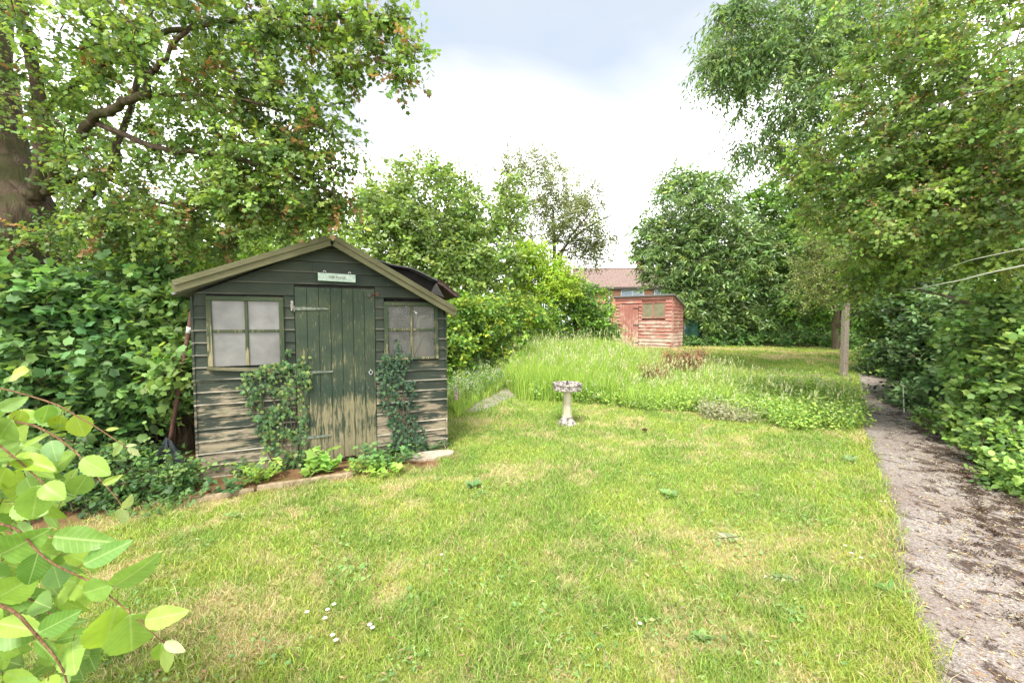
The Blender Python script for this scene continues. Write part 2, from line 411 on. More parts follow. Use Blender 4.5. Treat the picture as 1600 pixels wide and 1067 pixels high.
def sprays(cloud, wood, tips, dirs, tm, size, cols, w=None, twigs=4, nl=8, tl=.3, droop=.25, flat=.5, out=None, clumpvar=.2, trt=.0025, up=None):
    """at each tip a few twiglets carrying alternate leaves"""
    n = len(tips); A = np.repeat(tips, twigs, 0); D = np.repeat(dirs, twigs, 0)
    D = unit(D*.6+unit(rng.normal(size=A.shape))*1.0+np.array([0, 0, -droop]))
    A = A-np.repeat(dirs, twigs, 0)*tl*.4*rng.random((n*twigs, 1))
    L = tl*(.5+.8*rng.random((len(A), 1))); B = A+D*L
    wood.twigs(A, B, trt)
    cv = np.repeat(1+clumpvar*rng.normal(size=(n, 1)), twigs, 0)
    cb = pal(len(A), cols, w, .08)*np.clip(cv, .5, 1.6)
    s = (np.arange(nl)+.5)/nl
    pos = A[:, None]+(B-A)[:, None]*s[None, :, None]; pos = pos.reshape(-1, 3)
    dd = np.repeat(D, nl, 0); sgn = np.tile(np.where(np.arange(nl) % 2, 1, -1), len(A))[:, None]
    side = unit(np.cross(dd, np.array([0, 0, 1.])+rng.normal(size=dd.shape)*.3))
    ld = unit(dd*.6+side*sgn*.9+rng.normal(size=dd.shape)*.35+np.array([0, 0, -droop]))
    nr = unit(np.array([0, -.25, 1.])*flat*2+rng.normal(size=dd.shape)*.8)
    pos = pos+ld*.012*(1+rng.random((len(pos), 1)))
    tint = np.repeat(cb, nl, 0)*(1+.14*rng.normal(size=(len(pos), 1)))
    cloud.add(tm, pos, ld, nr, size*(.6+.65*rng.random(len(pos))), np.clip(tint, .003, 1))
def plant(name, label, cat, base, limbs, blobs, tm, size, cols, w=None, mat='leaf', bark_='twig', group=None, rt=.006, extra=None, wname='trunk', cname='crown', clear=(), **kw):
    o = empty(name, base, 0, label, cat, group); b = np.array(base, float)
    wd = Wood(); cl = Cloud(); tips, _ = blob_pts(blobs)
    tips[:, 2] = np.maximum(tips[:, 2], gz(tips[:, 0], tips[:, 1])+.04)
    if clear:
        yy = tips[:, 1]; px = 800+F*tips[:, 0]/yy; py = 502-F*(tips[:, 2]-1.5)/yy; ok = np.ones(len(tips), bool)
        for cx, cy, rx, ry, pr in clear: ok &= (((px-cx)/rx)**2+((py-cy)/ry)**2 > 1) | (rng.random(len(tips)) > pr)
        tips = tips[ok]
    dirs = grow(wd, limbs, tips, rt)
    sprays(cl, wd, tips, dirs, tm, size, cols, w, **kw)
    if extra: extra(cl, wd, tips, dirs)
    for q in (cl, wd): q.V = [v-b for v in q.V]
    wd.build(wname, M[bark_], o); cl.build(cname, M[mat], o)
    return o
def inpoly(x, y, poly):
    r = np.zeros(len(x), bool); n = len(poly)
    for i in range(n):
        x1, y1 = poly[i][:2]; x2, y2 = poly[(i+1) % n][:2]
        if y1 == y2: continue
        c = ((y1 > y) != (y2 > y)) & (x < (x2-x1)*(y-y1)/(y2-y1)+x1); r ^= c
    return r
def polysample(poly, n):
    p = np.array([q[:2] for q in poly]); lo = p.min(0); hi = p.max(0); out = np.empty((0, 2))
    while len(out) < n:
        q = lo+(hi-lo)*rng.random((n*2, 2)); out = np.vstack([out, q[inpoly(q[:, 0], q[:, 1], p)]])
    out = out[:n]; return np.column_stack([out, gz(out[:, 0], out[:, 1])])

exec_parts = True
# ============================================================ CAMERA, WORLD, SUN
cd = bpy.data.cameras.new('camera'); cam = bpy.data.objects.new('camera', cd); link(cam)
cd.lens = 36*F/1600; cd.sensor_width = 36; cam.location = (0, 0, 1.5); cam.rotation_euler = (math.pi/2-PITCH, 0, 0)
cd.clip_start = .05; cd.clip_end = 800; S.camera = cam
SUN_EL, SUN_AZ = 60, 196       # azimuth clockwise from +Y (the view direction)
w_ = bpy.data.worlds.new('World'); S.world = w_; w_.use_nodes = True
t = w_.node_tree; t.nodes.clear()
def wn(k, **a):
    x = t.nodes.new(k)
    for q, v in a.items(): setattr(x, q, v)
    return x
sky = wn('ShaderNodeTexSky', sky_type='NISHITA', sun_disc=False); sky.sun_elevation = R_(SUN_EL); sky.sun_rotation = R_(SUN_AZ); sky.air_density = 1.2; sky.dust_density = 2
bg = wn('ShaderNodeBackground'); bg.inputs[1].default_value = .12
tc = wn('ShaderNodeTexCoord'); mp = wn('ShaderNodeMapping'); mp.inputs['Scale'].default_value = (1.1, .8, 2.4); mp.inputs['Location'].default_value = (.35, .2, .1)
t.links.new(tc.outputs['Generated'], mp.inputs[0])
nz = wn('ShaderNodeTexNoise'); nz.inputs['Scale'].default_value = 1.25; nz.inputs['Detail'].default_value = 6; nz.inputs['Roughness'].default_value = .42; nz.inputs['Distortion'].default_value = .9
t.links.new(mp.outputs[0], nz.inputs[0])
sp = wn('ShaderNodeSeparateXYZ'); t.links.new(tc.outputs['Generated'], sp.inputs[0])
def wm(op, a, b=0.):
    x = wn('ShaderNodeMath', operation=op)
    for i, v in enumerate((a, b)):
        if hasattr(v, 'is_linked'): t.links.new(v, x.inputs[i])
        else: x.inputs[i].default_value = v
    return x.outputs[0]
# thin grey-blue breaks high in the sky, solid bright cloud lower down
hi = wm('ADD', sp.outputs[2], wm('MULTIPLY', wm('SUBTRACT', nz.outputs[0], .5), .55))
rp = wn('ShaderNodeValToRGB'); e = rp.color_ramp.elements; e[0].position = .40; e[0].color = (12.5, 12.5, 12.5, 1); e[1].position = .60; e[1].color = (2.15, 2.36, 2.62, 1)
m_ = e.new(.485); m_.color = (3.1, 3.2, 3.32, 1)
t.links.new(hi, rp.inputs[0])
nz2 = wn('ShaderNodeTexNoise'); nz2.inputs['Scale'].default_value = 2.6; nz2.inputs['Detail'].default_value = 5; t.links.new(mp.outputs[0], nz2.inputs[0])
rp2 = wn('ShaderNodeValToRGB'); e = rp2.color_ramp.elements; e[0].position = .40; e[0].color = (.08, .08, .08, 1); e[1].position = .6; e[1].color = (.32, .32, .32, 1); t.links.new(nz2.outputs[0], rp2.inputs[0])
blue = wm('MULTIPLY', rp2.outputs[0], wm('MULTIPLY', wm('SUBTRACT', hi, .42), 3.2)); cl_ = wn('ShaderNodeClamp'); t.links.new(blue, cl_.inputs[0])
mx = wn('ShaderNodeMix', data_type='RGBA'); t.links.new(cl_.outputs[0], mx.inputs[0]); t.links.new(rp.outputs[0], mx.inputs[6]); t.links.new(sky.outputs[0], mx.inputs[7])
t.links.new(mx.outputs[2], bg.inputs[0]); ow = wn('ShaderNodeOutputWorld'); t.links.new(bg.outputs[0], ow.inputs[0])
sl = bpy.data.lights.new('sun', 'SUN'); sl.energy = 2.5; sl.angle = R_(18); sl.color = (1, .96, .88)
so = bpy.data.objects.new('sun', sl); link(so)
az = R_(SUN_AZ); sd = Vector((math.sin(az)*math.cos(R_(SUN_EL)), math.cos(az)*math.cos(R_(SUN_EL)), math.sin(R_(SUN_EL))))
so.rotation_euler = sd.to_track_quat('Z', 'Y').to_euler(); so.location = (0, 0, 30)
S.view_settings.view_transform = 'Standard'; S.view_settings.look = 'None'; S.view_settings.exposure = 1.6; S.view_settings.gamma = 1
S.render.engine = 'CYCLES'; S.cycles.max_bounces = 8; S.cycles.diffuse_bounces = 4; S.cycles.transmission_bounces = 5; S.cycles.transparent_max_bounces = 8

# ============================================================ GROUND
PATH_L = [(.55, 0.2), (1.18, .9), (1.75, 1.63), (2.35, 2.45), (3.02, 3.2), (3.75, 4.15), (4.75, 5.45), (5.85, 6.9), (6.98, 8.2), (8.15, 9.6), (9.5, 11.2), (11.4, 13.5)]
PATH_R = [(1.6, -.2), (2.05, .3), (2.62, 1.02), (3.25, 1.9), (3.9, 2.75), (4.55, 3.6), (5.5, 4.85), (6.6, 6.3), (7.75, 7.7), (9.0, 9.2), (10.4, 10.8), (12.2, 13.0)]
def pathx(y, side):
    p = np.array(PATH_L if side < 0 else PATH_R); return np.interp(y, p[:, 1], p[:, 0])
SHO = np.array([-2.988, 3.822]); A_ = R_(23.454); SU = np.array([math.cos(A_), math.sin(A_)]); SB = np.array([-math.sin(A_), math.cos(A_)])
def shed_uv(x, y): dx = x-SHO[0]; dy = y-SHO[1]; return dx*SU[0]+dy*SU[1], dx*SB[0]+dy*SB[1]
def lawn_mix(x, y):
    """0 lush green .. 1 dry straw; second value: bare brown earth"""
    n = fbm(x*1.5, y*1.5, 5); n2 = fbm(x*6, y*6, 9, 3); n3 = fbm(x*.55+3, y*.55, 21, 2)
    n4 = fbm(x*14, y*14, 13, 2); dry = sstep(.45, .68, n*.42+n2*.33+n4*.25+.09*(n3-.5))
    # wear near the shed and by the left bed
    u, v = shed_uv(x, y)
    left = sstep(.2, -2.4, x)*sstep(5.5, 2.5, y)
    dry = np.clip(dry*.75+left*.38*sstep(.40, .6, n2), 0, 1)
    dry = np.clip(dry+.55*sstep(.45, .62, n)*sstep(9.5, 12, y), 0, 1)
    soil = sstep(-.80, -.42, v)*sstep(2.7, 2.3, u)*sstep(.25, .5, n2+.25*(u < 1.0))
    soil = np.maximum(soil, sstep(-.05, -.75, u)*sstep(-1.3, -.55, v+(n2-.5)*.7))
    pr = np.array(PATH_R); off = x-np.interp(y, pr[:, 1], pr[:, 0])
    soil = np.maximum(soil, sstep(-.05, .25, off)*sstep(16, 14, y)*.9)
    return dry, np.clip(soil, 0, 1)
GREEN = np.array([.36, .44, .085]); GREEN2 = np.array([.23, .345, .07]); STRAW = np.array([.55, .46, .25]); SOIL = np.array([.17, .095, .05])
xs = np.concatenate([np.linspace(-60, -9, 24), np.arange(-8.9, 9.5, .09), np.linspace(9.6, 60, 24)])
ys = np.concatenate([np.linspace(-30, -.6, 12), np.arange(-.5, 15.5, .09), np.linspace(15.6, 130, 40)])
X, Y = np.meshgrid(xs, ys); nx, ny = len(xs), len(ys); Z = gz(X, Y)
dry, soil = lawn_mix(X, Y); n1 = fbm(X*9, Y*9, 31, 3)[..., None]
C = GREEN2*.9*(1-dry[..., None])+STRAW*.8*dry[..., None]; C = C*(.65+.6*n1)
C = C*(1-soil[..., None])+SOIL*(.6+.9*n1)*soil[..., None]
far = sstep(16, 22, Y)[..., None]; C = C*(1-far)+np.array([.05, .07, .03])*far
q = (np.arange(ny-1)[:, None]*nx+np.arange(nx-1)[None]).ravel()
t_ = NT('lawn_earth'); c_ = t_.attr(); n_ = t_.noise(t_.coord(), 45, 6, .7)
c_ = t_.mix(.7, c_, t_.ramp(n_, [(.3, .5), (.7, 1.35)]), 'MULTIPLY')
M['earth'] = t_.done(t_.bsdf(c_, .95, .1, t_.bump(n_, .7, .02)))
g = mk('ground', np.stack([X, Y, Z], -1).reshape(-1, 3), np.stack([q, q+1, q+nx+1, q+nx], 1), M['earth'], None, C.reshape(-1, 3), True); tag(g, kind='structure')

# concrete path
def path_mat():
    t = NT('aggregate_concrete'); v = t.coord()
    peb = t.n('ShaderNodeTexVoronoi'); peb.inputs['Scale'].default_value = 95; t.l(v, peb.inputs['Vector'])
    c = t.ramp(t.math('MULTIPLY', t.n('ShaderNodeSeparateColor').outputs[0], 1) if 0 else t.noise(v, 130, 3, .8), [(.28, (.10, .09, .085)), (.5, (.26, .235, .22)), (.72, (.49, .46, .42))])
    pc = t.n('ShaderNodeSeparateColor'); t.l(peb.outputs['Color'], pc.inputs[0])
    c = t.mix(.5, c, t.ramp(pc.outputs[0], [(.0, (.14, .115, .10)), (.55, (.28, .24, .215)), (1, (.54, .49, .43))]))
    big = t.noise(t.coord((1, 1, 1)), 1.6, 5)
    c = t.mix(t.ramp(big, [(.38, 0.), (.62, .6)]), c, (.20, .15, .125))
    # damp moss and debris stains, heavier along the hedge side and further up
    st = t.noise(t.coord((1, .75, 1), loc=(4, 2, 0)), 7, 8, .72, .8)
    sp_ = t.n('ShaderNodeSeparateXYZ'); t.l(v, sp_.inputs[0])
    edge = t.math('SUBTRACT', sp_.outputs[0], t.math('MULTIPLY', sp_.outputs[1], .80))      # larger to the right edge
    k = t.math('ADD', st, t.math('MULTIPLY', t.math('SUBTRACT', edge, .95), .13))
    c = t.mix(t.math('MULTIPLY', t.ramp(k, [(.50, 0.), (.57, 1.)]), .85), c, (.045, .026, .018))
    h = t.math('ADD', peb.outputs['Distance'], t.noise(v, 140, 3))
    return t.done(t.bsdf(c, .9, .15, t.bump(h, .8, .006)))
M['path'] = path_mat()
def strip(name, Lp, Rp, mat, dz, wob, n=260, k=10):
    a = smoothline([(x, y, 0) for x, y in Lp], 30); b = smoothline([(x, y, 0) for x, y in Rp], 30)
    s = np.linspace(0, 1, n); ia = np.linspace(0, 1, len(a)); ib = np.linspace(0, 1, len(b))
    A = np.stack([np.interp(s, ia, a[:, 0]), np.interp(s, ia, a[:, 1])], 1); B = np.stack([np.interp(s, ib, b[:, 0]), np.interp(s, ib, b[:, 1])], 1)
    A[:, 0] += wob*(fbm(s*40, s*0, 3)-.5); A[:, 1] += wob*(fbm(s*37, s*0+9, 7)-.5)
    k_ = np.concatenate([[0, .015], np.linspace(.1, .9, k-4), [.985, 1]])[None, :, None]; V = A[:, None]*(1-k_)+B[:, None]*k_
    z = gz(V[..., 0], V[..., 1])+dz; z[:, 0] -= .04; z[:, -1] -= .04
    V = np.concatenate([V, z[..., None]], -1).reshape(-1, 3); q = (np.arange(n-1)[:, None]*k+np.arange(k-1)[None]).ravel()
    return mk(name, V, np.stack([q, q+1, q+k+1, q+k], 1), mat, None, None, True)
tag(strip('path', PATH_L, PATH_R, M['path'], .018, .07), kind='structure')
g1 = [G(722, 641), G(738, 628), G(770, 612), G(800, 604), G(840, 596)]; g2 = [G(740, 645), G(765, 638), G(800, 620), G(830, 612), G(870, 604)]
tag(strip('path', [p[:2] for p in g1], [p[:2] for p in g2], M['slab_grey'], .012, .16, 60, 8), kind='structure')

# ---- lawn blades
def blades(xy, h, wd, tint, lean=.5, name='grass', seg=2, flop=None):
    n = len(xy); z = gz(xy[:, 0], xy[:, 1]); b = np.column_stack([xy, z])
    a = rng.random(n)*2*math.pi; side = np.column_stack([np.cos(a), np.sin(a), np.zeros(n)])
    a2 = rng.random(n)*2*math.pi; ln = np.column_stack([np.cos(a2), np.sin(a2), np.zeros(n)])*(h*lean*(.3+rng.random(n)))[:, None]
    up = np.zeros((n, 3)); up[:, 2] = h; w = wd[:, None]*.5
    m1 = b+up*.55+ln*.28; tip = b+up*(1-.25*rng.random((n, 1)))+ln
    V = np.stack([b-side*w, b+side*w, m1-side*w*.85, m1+side*w*.85, tip], 1).reshape(-1, 3)
    t = np.array([(0, 1, 3), (0, 3, 2), (2, 3, 4)]); T = (t[None]+(np.arange(n)*5)[:, None, None]).reshape(-1, 3)
    return V, T, np.repeat(tint, 5, 0)
def lawn():
    n = 720000
    y = np.exp(rng.uniform(math.log(1.1), math.log(17), n)); x = (rng.random(n)*2-1)*(1.32*y+.35)
    px0 = pathx(y, -1)
    u, v = shed_uv(x, y)
    keep = (x < px0-.01+.10*rng.random(n)**2+.10*(fbm(y*5, x*0, 61, 3)-.4))
    keep &= ~((u > -.02) & (u < 2.45) & (v > -.03) & (v < 1.9))
    dry, soil = lawn_mix(x, y)
    keep &= rng.random(n) > soil*1.1
    keep &= ~((x < -3.3) & (y > 3.2)); keep &= ~((y > 16.4))
    x, y, dry, px0, u, v = (q[keep] for q in (x, y, dry, px0, u, v)); n = len(x)
    lushn = fbm(x*2.2, y*2.2, 41, 3)
    edge = np.exp(-np.clip(px0-x, 0, 9)/.12)
    h = (.016+.024*rng.random(n)+.034*sstep(.45, .75, lushn)*rng.random(n)+.05*edge*rng.random(n))*(1-.45*dry)+.003*y*.5
    h *= np.where(rng.random(n) < .035, 1.9, 1)
    wd = .0016+.0008*y*(.7+.6*rng.random(n))
    g = GREEN*(1-sstep(.35, .7, lushn)[:, None])+GREEN2*sstep(.35, .7, lushn)[:, None]*1.05
    isdry = rng.random(n) < dry*.78+.07
    c = np.where(isdry[:, None], STRAW*(.8+.5*rng.random((n, 1))), g*(1+.25*rng.normal(size=(n, 1))))
    c = c*(1+.08*rng.normal(size=(n, 3)))
    V, T, C = blades(np.column_stack([x, y]), h, wd, np.clip(c, .01, .8), 1.0)
    tag(mk('lawn_grass', V, T, M['grass'], None, C), 'short patchy green and straw coloured lawn grass', 'grass', kind='stuff')
lawn()
# ============================================================ GREEN SHED (local: x along the front, y back, z up)
shed = empty('garden_shed', (SHO[0], SHO[1], 0), A_, 'dark green weathered timber shed with pitched roof and peeling plank door', 'shed')
W, DP, PIT = 2.42, 1.85, .1172
RL = lambda u: 1.745+(u-.0)*(2.31-1.745)/1.22          # roof underside, left slope
RR = lambda u: 1.615+(2.42-u)*(2.31-1.615)/1.20
roofz = lambda u: min(RL(u), RR(u))
def shiplap(mb, holes, zmax, pit, x0, x1, y, top=None, proud=.017, seed=1, z0=0., sag=0):
    r = random.Random(seed); z = z0
    while z < zmax:
        za, zb = z+.003, min(z+pit, zmax+.2)
        xs_ = [x0, x1]
        for (a, b, c, d) in holes:
            if za+.02 < d and zb-.02 > c: xs_ += [a, b]
        xs_.sort(); segs = [(xs_[i], xs_[i+1]) for i in range(0, len(xs_), 2)]
        for a, b in segs:
            if b-a < .02: continue
            cuts = [a, b]
            if b-a > 1.4 and r.random() < .6: m = r.uniform(a+.4, b-.4); cuts = [a, m-.001, m+.001, b]
            for i in range(0, len(cuts), 2):
                aa, bb = cuts[i], cuts[i+1]
                def cl(z_, aa=aa, bb=bb):
                    if top is None: return aa, bb
                    c1, c2 = aa, bb
                    while c1 < bb and top(c1) < z_: c1 += .004
                    while c2 > aa and top(c2) < z_: c2 -= .004
                    return c1, c2
                b0, b1 = cl(za); t0, t1 = cl(zb)
                if b1-b0 < .03: continue
                if t1 <= t0: t0 = t1 = (b0+b1)/2; t1 += .001
                p = proud+r.uniform(-.003, .003); dz = r.uniform(-.002, .002); j = r.uniform(-.002, .002)
                mb.hexa([(b0,y-p,za+dz),(b1,y-p+j,za-dz),(b1,y+.012,za),(b0,y+.012,za),(t0,y-.003,zb),(t1,y-.003,zb),(t1,y+.012,zb),(t0,y+.012,zb)])
        z += pit
holes = [(.853, 1.632, .03, 1.85), (.123, .757, 1.035, 1.74), (1.722, 2.318, 1.06, 1.715)]
mb = MB(); shiplap(mb, holes, 2.36, PIT, 0.018, W-.018, 0, roofz)
for x in (0, W-.018): mb.box(x, x+.018, -.022, .03, -.01, roofz(x+.009)-.02)
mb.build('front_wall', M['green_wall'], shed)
mb = MB()
mb.box(-.0, .022, .032, DP, 0, 1.745); mb.box(W-.022, W, .032, DP, 0, 1.622)
mb.prism([(0.023, 0), (W-.023, 0), (W-.023, 1.64), (1.22, 2.325), (.023, 1.765)], DP-.02, DP)
mb.box(.03, W-.03, .04, DP-.03, .01, .04)
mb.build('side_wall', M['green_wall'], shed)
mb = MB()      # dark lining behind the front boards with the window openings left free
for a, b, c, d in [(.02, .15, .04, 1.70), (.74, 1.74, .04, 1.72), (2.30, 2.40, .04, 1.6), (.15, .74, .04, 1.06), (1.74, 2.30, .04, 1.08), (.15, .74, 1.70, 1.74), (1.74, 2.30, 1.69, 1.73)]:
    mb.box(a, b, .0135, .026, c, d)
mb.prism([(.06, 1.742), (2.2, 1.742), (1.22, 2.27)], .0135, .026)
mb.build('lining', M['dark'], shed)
# roof slabs and bargeboards
def slab(mb, ua, za, ub, zb, y0, y1, th):
    d = np.array([ub-ua, zb-za]); n = np.array([-d[1], d[0]])/np.linalg.norm(d)*th
    if n[1] < 0: n = -n
    mb.prism([(ua, za), (ub, zb), (ub+n[0], zb+n[1]), (ua+n[0], za+n[1])], y0, y1)
mb = MB(); slab(mb, -.10, 1.70+.035, 1.215, 2.315, -.125, DP+.1, .02); slab(mb, 2.49, 1.575+.035, 1.222, 2.315, -.125, DP+.1, .02)
mb.build('roof', M['felt'], shed)
def barge(lo, hi, name='bargeboard'):
    m = MB(); (ua, za), (ub, zb) = lo, hi
    slab(m, ua, za, ub, zb, -.150, -.128, .085)
    slab(m, ua, za+.062, ub, zb+.062, -.164, -.1505, .05)
    return m.build(name, M['moss_wood'], shed, bevel=.003)
barge((-.075, 1.752), (1.212, 2.262)); barge((2.475, 1.555), (1.218, 2.262))
# lifted roofing felt on the right slope
def sheet(name, fn, mat, parent, nu=26, nv=16, th=.006):
    V = []; 
    for s in (0, 1):
        for i in range(nu):
            for j in range(nv):
                p = fn(i/(nu-1), j/(nv-1)); V.append((p[0], p[1], p[2]-s*th))
    f = []
    N_ = nu*nv
    for i in range(nu-1):
        for j in range(nv-1):
            a = i*nv+j; f.append((a, a+nv, a+nv+1, a+1)); f.append((N_+a, N_+a+1, N_+a+nv+1, N_+a+nv))
    for i in range(nu-1):
        for j in (0, nv-1): a = i*nv+j; f.append((a, a+nv, N_+a+nv, N_+a))
    for j in range(nv-1):
        for i in (0, nu-1): a = i*nv+j; f.append((a, a+1, N_+a+1, N_+a))
    return mk(name, V, f, mat, parent, None, True)
def felt_fn(a, b):
    u = 1.36+a*1.09; y = .42+b*1.3; z = np.interp(u, [1.36, 1.75, 2.1, 2.45], [2.275, 2.235, 2.15, 2.02])
    return (u, y, z+.012*math.sin(a*11+b*4)-.05*b*b+.03*math.sin(a*3.1)*(b-.3))
sheet('lifted_felt', felt_fn, M['felt'], shed, 26, 12, .010)
mb = MB(); us = np.linspace(1.40, 2.44, 9)
mb.prism([(u, RR(min(u, 2.42))+.045) for u in us]+[(u, float(np.interp(u, [1.36, 1.75, 2.1, 2.45], [2.275, 2.235, 2.15, 2.02]))-.014) for u in us[::-1]], .60, 1.6)
mb.build('felt_support', M['dark'], shed)
def felt2(a, b):
    u = 2.42+a*.27; y = .42+b*1.2; return (u, y, 2.035-a*.17+.006*math.sin(b*9)+.01*math.sin(a*6))
sheet('torn_felt_edge', felt2, M['felt_brown'], shed, 8, 14, .06)
mb = MB(); mb.prism([(2.33, 1.86), (2.40, 1.98), (2.50, 1.80)], .40, .43); mb.build('corner_bracket', M['iron'], shed)
# door
door = None
mb = MB(); r = random.Random(3); x = .858; bw = (1.628-.858)/7
for i in range(7):
    b0 = x+i*bw; z0 = .052+r.uniform(-.012, .01)-.01*i/7; y = -.022+r.uniform(-.002, .002)
    mb.prism([(b0+.0018, z0), (b0+bw-.0018, z0+r.uniform(-.006, .006)), (b0+bw-.0018, 1.846), (b0+.0018, 1.846)], y, -.004)
mb.box(.858, 1.628, -.003, .010, .06, 1.84)
door = mb.build('door', M['green_door'], shed, bevel=.0025)
for z, L, dx in ((1.629, .30, 0), (.975, .33, 0), (.302, .30, .0)):
    m = MB(); y = -.031
    m.poly([(.862+dx,y,z-.017),(.862+dx+L,y,z-.008),(.862+dx+L+.012,y,z),(.862+dx+L,y,z+.008),(.862+dx,y,z+.017),
            (.862+dx,y+.006,z-.017),(.862+dx+L,y+.006,z-.008),(.862+dx+L+.012,y+.006,z),(.862+dx+L,y+.006,z+.008),(.862+dx,y+.006,z+.017)],
           [(0,1,2,3,4),(9,8,7,6,5),(0,5,6,1),(1,6,7,2),(2,7,8,3),(3,8,9,4),(4,9,5,0)])
    m.tube([(.855, y, z-.03), (.855, y, z+.03)], .006, 8)
    for k in (.05, .14, .24): m.tube([(.862+k, y-.004, z), (.862+k, y+.002, z)], .005, 6)
    m.build('hinge', M['hinge'], door)
m = MB(); m.tube([(1.572, -.024, 1.769), (1.572, -.045, 1.769)], [.018, .021], 12); m.tube([(1.572, -.045, 1.769), (1.572, -.052, 1.769)], [.021, .012], 12); m.build('turn_button', M['iron'], door, bevel=.001)
m = MB(); m.tube([(1.60, -.03, 1.79), (1.66, -.03, 1.795)], .006, 8); m.box(1.637, 1.672, -.03, -.017, 1.77, 1.81); m.build('bolt', M['rust'], door)
m = MB()
m.tube([(1.575+.017*math.cos(a), -.03, .947+.022*math.sin(a)) for a in np.linspace(0, 2*math.pi, 13)], .005, 6); m.tube([(1.575, -.02, .975), (1.575, -.038, .97)], .006, 6)
m.build('ring_handle', M['tray'], door)
m = MB(); m.box(.822, .846, -.026, -.014, 1.61, 1.70); m.tube([(.834, -.03, 1.605), (.834, -.03, 1.705)], .006, 8); m.build('butt_hinge', M['lichen'], shed)
# windows
def window(x0, x1, z0, z1, pane, sagging):
    fw = .042; m = MB(); y0, y1 = -.034, .0
    zl, zr = (z0, z0) if not sagging else (z0, z0+.0)
    m.box(x0, x1, y0, y1, z1-fw, z1); m.box(x0, x0+fw, y0+.001, y1, z0+fw*.6, z1-fw-.0005); m.box(x1-fw, x1, y0+.001, y1, z0+fw*.6, z1-fw-.0005)
    fr = m.build('window', M['green_frame'], shed, bevel=.004)
    mx, mz = (x0+x1)/2, (z0+z1)/2+.015; m = MB()
    m.box(mx-.014, mx+.014, y0+.006, y1-.004, z0+fw*.6, z1-fw-.001); m.box(x0+fw+.001, mx-.0145, y0+.008, y1-.004, mz-.014, mz+.014); m.box(mx+.0145, x1-fw-.001, y0+.008, y1-.004, mz-.014, mz+.014)
    m.build('glazing_bar', M['green_frame'], fr, bevel=.005)
    m = MB(); s = .060 if sagging else .0
    m.hexa([(x0-.006,y0-.008,z0-.004),(x1+.0,y0-.008,z0-s),(x1,y1,z0-s),(x0-.006,y1,z0-.004),(x0-.006,y0-.008,z0+fw*.6),(x1,y0-.008,z0+fw*.6-s*.85),(x1,y1,z0+fw*.6-s*.85),(x0-.006,y1,z0+fw*.6)])
    m.build('sill', M['moss_wood'] if sagging else M['green_frame'], fr, bevel=.004)
    m = MB()
    for a, b in ((x0+fw-.003, mx-.012), (mx+.012, x1-fw+.003)):
        for c, d in ((z0+fw*.6, mz-.012), (mz+.012, z1-fw+.003)): m.box(a, b, -.012, -.009, c, d)
    m.build('pane', pane, fr)
    return fr
window(.120, .760, 1.045, 1.738, M['pane_grey'], True)
window(1.722, 2.318, 1.072, 1.712, M['pane_clear'], False)
# contents glimpsed behind the right-hand glass
def shedpt(u, y, z): c, s = math.cos(A_), math.sin(A_); return np.array([SHO[0]+u*c-y*s, SHO[1]+u*s+y*c, z])
o = empty('drain_pipe', shedpt(2.11, .09, 1.05), A_, 'pale bent pipe standing upright inside the right shed window', 'pipe')
m = MB(); m.tube(smoothline([(0, 0, 0), (0, 0, .40), (.01, 0, .46), (.05, 0, .50), (.13, 0, .51)], 4), .018, 10); m.build('pipe', M['cream'], o, True)
o2 = empty('cream_sack', shedpt(2.17, .30, .80), A_, 'cream coloured sack low inside the right shed window', 'sack')
m = MB(); m.lathe([(.02, 0), (.14, .02), (.17, .25), (.13, .46), (.07, .52), (.02, .54)], 14); m.build('sack', M['cream'], o2, True)
o3 = empty('broom_handle', shedpt(2.02, .06, 1.02), A_, 'brown stick leaning diagonally inside the right shed window', 'stick')
m = MB(); m.tube([(0, 0, 0), (.16, 0, .34)], .010, 8); m.build('stick', M['brown'], o3, True)
# name board
sg = empty('name_sign', shedpt(1.257, -.03, 1.955), A_, 'small pale green name board hung above the green shed door', 'sign')
m = MB(); m.hexa([(-.18,-.016,-.039),(.18,-.016,-.047),(.18,0,-.047),(-.18,0,-.039),(-.18,-.016,.041),(.18,-.016,.034),(.18,0,.034),(-.18,0,.041)]); m.build('board', M['sign'], sg, bevel=.003)
tx = bpy.data.curves.new('lettering', 'FONT'); tx.body = 'THE PLACE'; tx.size = .034; tx.align_x = 'CENTER'; tx.align_y = 'CENTER'; tx.extrude = .0012
to = bpy.data.objects.new('lettering', tx); bpy.context.collection.objects.link(to)
dg = bpy.context.evaluated_depsgraph_get(); me = bpy.data.meshes.new_from_object(to.evaluated_get(dg)); bpy.data.objects.remove(to)
me.materials.clear(); me.materials.append(M['sign_ink']); lt = link(bpy.data.objects.new('lettering', me), sg); lt.rotation_euler = (math.pi/2, R_(1.1), 0); lt.location = (0, -.0178, -.003)
for x, z in ((-.118, .041), (.122, .036)):
    m = MB(); m.tube([(x+.012*math.cos(a), -.006, z+.012+.012*math.sin(a)) for a in np.linspace(-.4, math.pi+.4, 8)], .003, 5); m.build('hook', M['cane'], sg)
